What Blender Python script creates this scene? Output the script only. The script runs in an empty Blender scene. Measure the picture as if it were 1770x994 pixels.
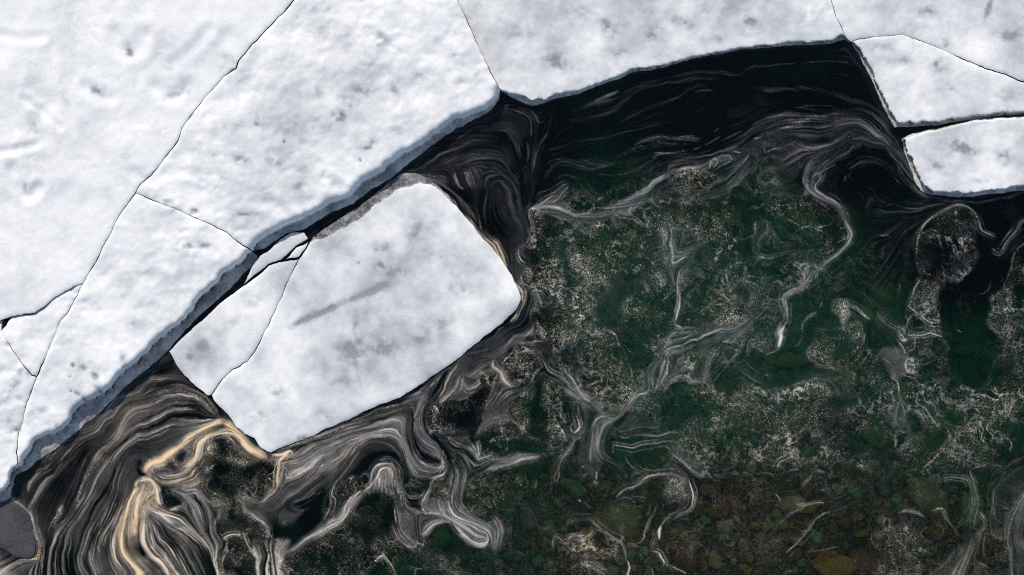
import bpy, math, random
import numpy as np
from mathutils import Vector, noise as mn
from mathutils.geometry import delaunay_2d_cdt

sc = bpy.context.scene
C = sc.collection
R = math.radians
random.seed(7); rng = np.random.default_rng(7)

# ------------------------------------------------------------------ camera, sky, sun, exposure
CAM_H = 24.0
cam_d = bpy.data.cameras.new('camera'); cam = bpy.data.objects.new('camera', cam_d); C.objects.link(cam)
cam.location = (0, 0, CAM_H); cam.rotation_euler = (0, 0, 0)
cam_d.sensor_width = 36; cam_d.lens = 36 * CAM_H / 17.70
cam_d.clip_start = 0.1; cam_d.clip_end = 500
sc.camera = cam
SUN_AZ = R(-20)      # clockwise from +Y (up in the picture)
SUN_EL = R(37)
w = bpy.data.worlds.new('World'); sc.world = w; w.use_nodes = True
wn = w.node_tree; bg = wn.nodes['Background']
sky = wn.nodes.new('ShaderNodeTexSky'); sky.sky_type = 'NISHITA'; sky.sun_disc = False
sky.sun_elevation = SUN_EL; sky.sun_rotation = SUN_AZ
wn.links.new(sky.outputs[0], bg.inputs[0]); bg.inputs[1].default_value = 0.10
ld = bpy.data.lights.new('sun', 'SUN'); ld.energy = 3.3; ld.angle = R(0.55); ld.color = (1.0, 0.94, 0.865)
lo = bpy.data.objects.new('sun', ld); C.objects.link(lo)
to_sun = Vector((math.sin(SUN_AZ) * math.cos(SUN_EL), math.cos(SUN_AZ) * math.cos(SUN_EL), math.sin(SUN_EL)))
lo.rotation_euler = to_sun.to_track_quat('Z', 'Y').to_euler()
vs = sc.view_settings
vs.view_transform = 'Standard'; vs.look = 'None'; vs.gamma = 1; vs.use_curve_mapping = False
vs.exposure = 0.2
try:
    sc.cycles.transparent_max_bounces = 24; sc.cycles.max_bounces = 8; sc.cycles.use_denoising = False; sc.cycles.filter_width = 1.0
except Exception: pass

# ------------------------------------------------------------------ helpers
def at(px, py, z=0.0):
    """a point of the photograph (1770 x 994) carried to height z"""
    k = (CAM_H - z) / CAM_H / 100.0
    return (px - 885.0) * k, (497.0 - py) * k

def tag(o, label=None, cat=None, group=None, kind=None):
    for k, v in (('label', label), ('category', cat), ('group', group), ('kind', kind)):
        if v: o[k] = v
    return o

def mesh_obj(name, V, F, mat, parent=None, smooth=True, attrs=None):
    V = np.asarray(V, np.float32); F = np.asarray(F, np.int32)
    me = bpy.data.meshes.new(name)
    n, k = F.shape
    me.vertices.add(len(V)); me.vertices.foreach_set('co', V.ravel())
    me.loops.add(n * k); me.loops.foreach_set('vertex_index', F.ravel())
    me.polygons.add(n); me.polygons.foreach_set('loop_start', np.arange(0, n * k, k, dtype=np.int32))
    me.polygons.foreach_set('use_smooth', np.full(n, smooth, bool))
    me.update(calc_edges=True)
    for nm, arr in (attrs or {}).items():
        a = me.attributes.new(nm, 'FLOAT', 'POINT'); a.data.foreach_set('value', np.asarray(arr, np.float32))
    me.materials.append(mat)
    o = bpy.data.objects.new(name, me); C.objects.link(o)
    if parent: o.parent = parent
    return o

def compact(V, F, attrs):
    used = np.unique(F); m = np.full(len(V), -1, np.int64); m[used] = np.arange(len(used))
    return V[used], m[F], {k: v[used] for k, v in attrs.items()}

class NT:
    def __init__(s, name):
        s.m = bpy.data.materials.new(name); s.m.use_nodes = True; s.t = s.m.node_tree; s.t.nodes.clear()
        s.out = s.t.nodes.new('ShaderNodeOutputMaterial')
    def n(s, typ, ins=None, **kw):
        nd = s.t.nodes.new('ShaderNode' + typ)
        for k, v in kw.items(): setattr(nd, k, v)
        for k, v in (ins or {}).items():
            if isinstance(v, bpy.types.NodeSocket): s.t.links.new(v, nd.inputs[k])
            else: nd.inputs[k].default_value = v
        return nd
    def math(s, op, a, b=0.0, c=None, clamp=False):
        d = {0: a, 1: b}
        if c is not None: d[2] = c
        return s.n('Math', d, operation=op, use_clamp=clamp).outputs[0]
    def mix(s, f, a, b, mode='MIX'):
        nd = s.n('Mix', {0: f, 6: a, 7: b}, data_type='RGBA', blend_type=mode); return nd.outputs[2]
    def noise(s, scale, detail=4, rough=.55, vec=None, dist=0.0):
        d = {'Scale': scale, 'Detail': detail, 'Roughness': rough, 'Distortion': dist}
        if vec is not None: d['Vector'] = vec
        return s.n('TexNoise', d).outputs['Fac']
    def ramp(s, f, lo, hi):
        return s.n('MapRange', {0: f, 1: lo, 2: hi, 3: 0.0, 4: 1.0}).outputs[0]
    def link(s, a, b): s.t.links.new(a, b)

def c4(r, g, b): return (r, g, b, 1.0)

# value-noise fields on numpy arrays
def vfield(x, y, scale, seed):
    r = np.random.default_rng(seed); G = r.random((256, 256))
    u = x / scale + 37.3; v = y / scale + 91.7
    i = np.floor(u).astype(int); j = np.floor(v).astype(int)
    fu = u - i; fv = v - j
    fu = fu * fu * fu * (fu * (fu * 6 - 15) + 10); fv = fv * fv * fv * (fv * (fv * 6 - 15) + 10)
    g = lambda a, b: G[a % 256, b % 256]
    return (g(i, j) * (1 - fu) + g(i + 1, j) * fu) * (1 - fv) + (g(i, j + 1) * (1 - fu) + g(i + 1, j + 1) * fu) * fv
def fbm(x, y, scale, seed, octs=4, gain=.5):
    s = 0; a = 1; t = 0
    for o in range(octs):
        c, q = math.cos(o * 1.1), math.sin(o * 1.1)
        s = s + a * (vfield(x * c - y * q, x * q + y * c, scale / 2 ** o, seed + o) - .5); t += a; a *= gain
    return s / t * 2

def inside(px, py, P):
    P = np.asarray(P, float); r = np.zeros(px.shape, bool)
    x0, y0 = P[-1]
    for x1, y1 in P:
        if y1 != y0:
            c = ((y1 > py) != (y0 > py)) & (px < (x0 - x1) * (py - y1) / (y0 - y1) + x1)
            r ^= c
        x0, y0 = x1, y1
    return r

def dist_poly(px, py, P, closed=False):
    P = np.asarray(P, float); d = np.full(px.shape, 1e18)
    n = len(P) if closed else len(P) - 1
    for i in range(n):
        a = P[i]; b = P[(i + 1) % len(P)]; e = b - a; L = e @ e
        if L < 1e-9: continue
        t = np.clip(((px - a[0]) * e[0] + (py - a[1]) * e[1]) / L, 0, 1)
        d = np.minimum(d, (px - a[0] - t * e[0]) ** 2 + (py - a[1] - t * e[1]) ** 2)
    return np.sqrt(d)

def resample(P, step, closed=False):
    P = [tuple(map(float, p)) for p in P]
    if closed: P = P + [P[0]]
    out = []
    for a, b in zip(P, P[1:]):
        n = max(1, int(round(math.hypot(b[0] - a[0], b[1] - a[1]) / step)))
        for k in range(n): out.append((a[0] + (b[0] - a[0]) * k / n, a[1] + (b[1] - a[1]) * k / n))
    if not closed: out.append(P[-1])
    return np.array(out)

def smooth_line(P, step=1.0):
    P = np.array(P, float)
    if len(P) < 3: return resample(P, step)
    Q = np.vstack([2 * P[0] - P[1], P, 2 * P[-1] - P[-2]]); out = []
    for i in range(1, len(Q) - 2):
        p0, p1, p2, p3 = Q[i - 1:i + 3]; n = max(1, int(np.hypot(*(p2 - p1)) / step)); t = (np.arange(n) / n)[:, None]
        out.append(.5 * ((2 * p1) + (p2 - p0) * t + (2 * p0 - 5 * p1 + 4 * p2 - p3) * t ** 2 + (3 * p1 - p0 - 3 * p2 + p3) * t ** 3))
    return np.vstack(out + [P[-1:]])

def pts(s):
    return [tuple(float(v) for v in p.split(',')) for p in s.split()]
# ------------------------------------------------------------------ materials
MAT = {}
def make_mats():
    # snow: white, with grey saturated places, grit and fine grain
    t = NT('snow'); pos = t.n('NewGeometry').outputs['Position']
    wet = t.n('Attribute', attribute_name='wet').outputs['Fac']
    n1 = t.noise(1.1, 5, .6, pos); n2 = t.noise(7, 4, .6, pos); n3 = t.noise(60, 2, .6, pos)
    f = t.math('ADD', wet, t.math('MULTIPLY', t.math('SUBTRACT', n1, .5), .7))
    f = t.math('ADD', f, t.math('MULTIPLY', t.math('SUBTRACT', n2, .5), .5))
    f = t.math('ADD', f, t.math('MULTIPLY', t.math('SUBTRACT', n3, .5), .42), clamp=True)
    col = t.mix(f, c4(.89, .885, .868), c4(.29, .315, .345))
    vor = t.n('TexVoronoi', {'Vector': pos, 'Scale': 9.0}, feature='F1')
    sp = t.n('MapRange', {0: vor.outputs['Distance'], 1: .03, 2: .09, 3: 1.0, 4: 0.0}).outputs[0]
    rnd = t.n('SeparateColor', {0: vor.outputs['Color']}).outputs[0]
    sp = t.math('MULTIPLY', sp, t.math('GREATER_THAN', rnd, .86))
    col = t.mix(t.math('MULTIPLY', sp, .6), col, c4(.10, .11, .13))
    b1 = t.noise(45, 3, .65, pos); b2 = t.noise(9, 4, .6, pos)
    bp = t.n('Bump', {'Strength': .30, 'Distance': .02, 'Height': t.math('ADD', t.math('MULTIPLY', b1, .35), t.math('MULTIPLY', b2, .8))})
    p = t.n('BsdfPrincipled', {'Base Color': col, 'Roughness': .75, 'Normal': bp.outputs[0], 'Specular IOR Level': .25, 'Subsurface Weight': .0})
    t.link(p.outputs[0], t.out.inputs[0]); MAT['snow'] = t.m
    # low wet ledge
    t = NT('wet_ledge_ice'); pos = t.n('NewGeometry').outputs['Position']
    n1 = t.noise(3, 5, .65, pos); n2 = t.noise(25, 3, .6, pos)
    f = t.math('ADD', t.math('MULTIPLY', n1, .7), t.math('MULTIPLY', n2, .3))
    col = t.mix(t.ramp(f, .42, .58), c4(.30, .275, .25), c4(.66, .615, .56))
    bp = t.n('Bump', {'Strength': .4, 'Distance': .015, 'Height': n2})
    p = t.n('BsdfPrincipled', {'Base Color': col, 'Roughness': .5, 'Normal': bp.outputs[0], 'Specular IOR Level': .4})
    t.link(p.outputs[0], t.out.inputs[0]); MAT['ledge'] = t.m
    m2 = MAT['ledge'].copy(); m2.name = 'slush_ice'; MAT['slush'] = m2
    for nd in m2.node_tree.nodes:
        if nd.type == 'MIX': nd.inputs[6].default_value = c4(.07, .07, .075); nd.inputs[7].default_value = c4(.30, .30, .30)
    # walls
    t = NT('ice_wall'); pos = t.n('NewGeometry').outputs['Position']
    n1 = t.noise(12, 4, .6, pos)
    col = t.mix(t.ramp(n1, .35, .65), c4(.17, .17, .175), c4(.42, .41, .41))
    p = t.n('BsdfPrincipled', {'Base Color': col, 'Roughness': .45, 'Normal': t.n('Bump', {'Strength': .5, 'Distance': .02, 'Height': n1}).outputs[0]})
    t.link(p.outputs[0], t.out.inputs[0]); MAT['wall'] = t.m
    # dark waterlogged ice
    t = NT('waterlogged_ice'); pos = t.n('NewGeometry').outputs['Position']
    n1 = t.noise(2.2, 5, .6, pos); n2 = t.noise(22, 4, .65, pos)
    f = t.math('ADD', t.math('MULTIPLY', n1, .5), t.math('MULTIPLY', n2, .5))
    col = t.mix(t.ramp(f, .36, .66), c4(.036, .034, .036), c4(.10, .094, .10))
    p = t.n('BsdfPrincipled', {'Base Color': col, 'Roughness': .6, 'Specular IOR Level': .2, 'Normal': t.n('Bump', {'Strength': .3, 'Distance': .01, 'Height': n2}).outputs[0]})
    t.link(p.outputs[0], t.out.inputs[0]); MAT['darkice'] = t.m
    # water: clear surface, green-absorbing body
    t = NT('lake_water'); pos = t.n('NewGeometry').outputs['Position']
    bp = t.n('Bump', {'Strength': .12, 'Distance': .01, 'Height': t.noise(3.5, 3, .5, pos)})
    fr = t.n('Fresnel', {'IOR': 1.33, 'Normal': bp.outputs[0]}).outputs[0]
    gl = t.n('BsdfGlossy', {'Color': c4(1, 1, 1), 'Roughness': .06, 'Normal': bp.outputs[0]})
    tr = t.n('BsdfTransparent', {'Color': c4(1, 1, 1)})
    mx = t.n('MixShader', {0: fr, 1: tr.outputs[0], 2: gl.outputs[0]})
    t.link(mx.outputs[0], t.out.inputs[0])
    va = t.n('VolumeAbsorption', {'Color': c4(.44, .74, .62), 'Density': .74})
    t.link(va.outputs[0], t.out.inputs[1]); MAT['water'] = t.m
    # foam film
    t = NT('foam_film'); pos = t.n('NewGeometry').outputs['Position']
    D = t.n('Attribute', attribute_name='dens').outputs['Fac']; W = t.n('Attribute', attribute_name='warm').outputs['Fac']; G = t.n('Attribute', attribute_name='grain').outputs['Fac']
    wn_ = t.n('TexNoise', {'Vector': pos, 'Scale': 6.0, 'Detail': 3.0})
    vec = t.n('VectorMath', {0: pos, 1: t.n('VectorMath', {0: wn_.outputs['Color'], 'Scale': .12}, operation='SCALE').outputs[0]}, operation='ADD').outputs[0]
    v1 = t.n('TexVoronoi', {'Vector': vec, 'Scale': 36.0}, feature='F1')
    v2 = t.n('TexVoronoi', {'Vector': vec, 'Scale': 3.6}, feature='DISTANCE_TO_EDGE')
    dot = t.n('MapRange', {0: v1.outputs['Distance'], 1: .10, 2: .50, 3: 1.0, 4: 0.0}).outputs[0]
    rs = t.n('SeparateColor', {0: v1.outputs['Color']})
    br = t.math('ADD', .35, t.math('MULTIPLY', t.math('POWER', rs.outputs[0], 2.0), 3.6))
    v3 = t.n('TexVoronoi', {'Vector': vec, 'Scale': 64.0}, feature='F1'); d3 = t.n('MapRange', {0: v3.outputs['Distance'], 1: .10, 2: .50, 3: 1.0, 4: 0.0}).outputs[0]; r3 = t.n('SeparateColor', {0: v3.outputs['Color']}).outputs[0]
    small = t.math('MULTIPLY', d3, t.math('MULTIPLY', t.math('POWER', r3, 1.6), 2.2))
    clump = t.ramp(t.noise(3.2, 5, .68, pos), .36, .68)
    ridge = t.n('MapRange', {0: v2.outputs['Distance'], 1: .0, 2: .07, 3: 1.3, 4: 0.0}).outputs[0]
    g = t.math('MULTIPLY', t.math('MULTIPLY', dot, br), t.math('ADD', .35, t.math('MULTIPLY', clump, 1.5)))
    g = t.math('ADD', g, t.math('MULTIPLY', small, .8))
    g = t.math('ADD', t.math('ADD', g, .04), t.math('MULTIPLY', ridge, .14))
    k = t.math('ADD', t.math('SUBTRACT', 1.0, G), t.math('MULTIPLY', G, g))
    fine = t.math('ADD', .45, t.math('MULTIPLY', t.noise(55, 3, .75, pos), 1.1))
    a = t.math('MULTIPLY', t.math('MULTIPLY', D, k), fine, clamp=True)
    base = t.mix(W, c4(.66, .66, .67), c4(.88, .66, .42))
    hue = t.mix(t.math('GREATER_THAN', rs.outputs[1], .6), c4(.85, .50, .16), c4(.25, .64, .45))
    base = t.mix(t.math('MULTIPLY', t.math('MULTIPLY', G, .62), t.math('GREATER_THAN', rs.outputs[2], .55)), base, hue)
    bp = t.n('Bump', {'Strength': .22, 'Distance': .006, 'Height': t.math('ADD', t.math('MULTIPLY', a, .35), t.math('MULTIPLY', dot, G))})
    df = t.n('BsdfDiffuse', {'Color': base, 'Normal': bp.outputs[0]})
    tr = t.n('BsdfTransparent')
    mx = t.n('MixShader', {0: a, 1: tr.outputs[0], 2: df.outputs[0]})
    t.link(mx.outputs[0], t.out.inputs[0]); MAT['foam'] = t.m
    # lake bed: silt over rubble, greener with depth to imitate the water's scattered glow
    t = NT('lake_bed'); pos = t.n('NewGeometry').outputs['Position']
    n1 = t.noise(.55, 5, .6, pos); n2 = t.noise(4.5, 6, .65, pos); v = t.n('TexVoronoi', {'Vector': pos, 'Scale': 5.5}, feature='F1')
    c1 = t.mix(t.ramp(n1, .38, .62), c4(.17, .15, .06), c4(.42, .25, .065))
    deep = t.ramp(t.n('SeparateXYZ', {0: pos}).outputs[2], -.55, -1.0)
    c1 = t.mix(deep, c1, t.mix(n1, c4(.17, .35, .15), c4(.26, .50, .22)))  # green glow of light scattered in the water, painted into the deep bed
    c1 = t.mix(t.math('MULTIPLY', t.ramp(n2, .35, .7), .6), c1, c4(.030, .045, .030))
    c1 = t.mix(t.math('MULTIPLY', t.math('SUBTRACT', 1.0, deep), .5), c1, t.mix(t.math('GREATER_THAN', t.n('SeparateColor', {0: v.outputs['Color']}).outputs[0], .5), c4(.05, .055, .035), c4(.11, .10, .06)))
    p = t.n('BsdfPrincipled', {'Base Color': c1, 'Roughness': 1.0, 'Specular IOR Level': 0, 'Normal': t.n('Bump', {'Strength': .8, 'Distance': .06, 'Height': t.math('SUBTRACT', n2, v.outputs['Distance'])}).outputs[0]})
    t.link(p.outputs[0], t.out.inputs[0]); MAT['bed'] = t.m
    for nm, ca, cb in (('boulder_olive', (.56, .46, .14), (.24, .20, .07)), ('boulder_green', (.32, .44, .14), (.17, .25, .08)), ('boulder_brown', (.42, .22, .06), (.17, .10, .04)),
                       ('boulder_gold', (.60, .36, .06), (.34, .19, .04)), ('pebble_brown', (.46, .32, .11), (.15, .12, .055)), ('boulder_grey', (.29, .26, .14), (.14, .13, .07))):
        t = NT(nm); pos = t.n('NewGeometry').outputs['Position']
        n1 = t.noise(2.8, 5, .65, pos); n2 = t.noise(16, 4, .7, pos)
        col = t.mix(t.ramp(t.math('ADD', t.math('MULTIPLY', n1, .6), t.math('MULTIPLY', n2, .4)), .36, .64), c4(*cb), c4(*ca))
        p = t.n('BsdfPrincipled', {'Base Color': col, 'Roughness': .95, 'Specular IOR Level': 0, 'Normal': t.n('Bump', {'Strength': .6, 'Distance': .03, 'Height': n2}).outputs[0]})
        t.link(p.outputs[0], t.out.inputs[0]); MAT[nm] = t.m
make_mats()
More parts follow.
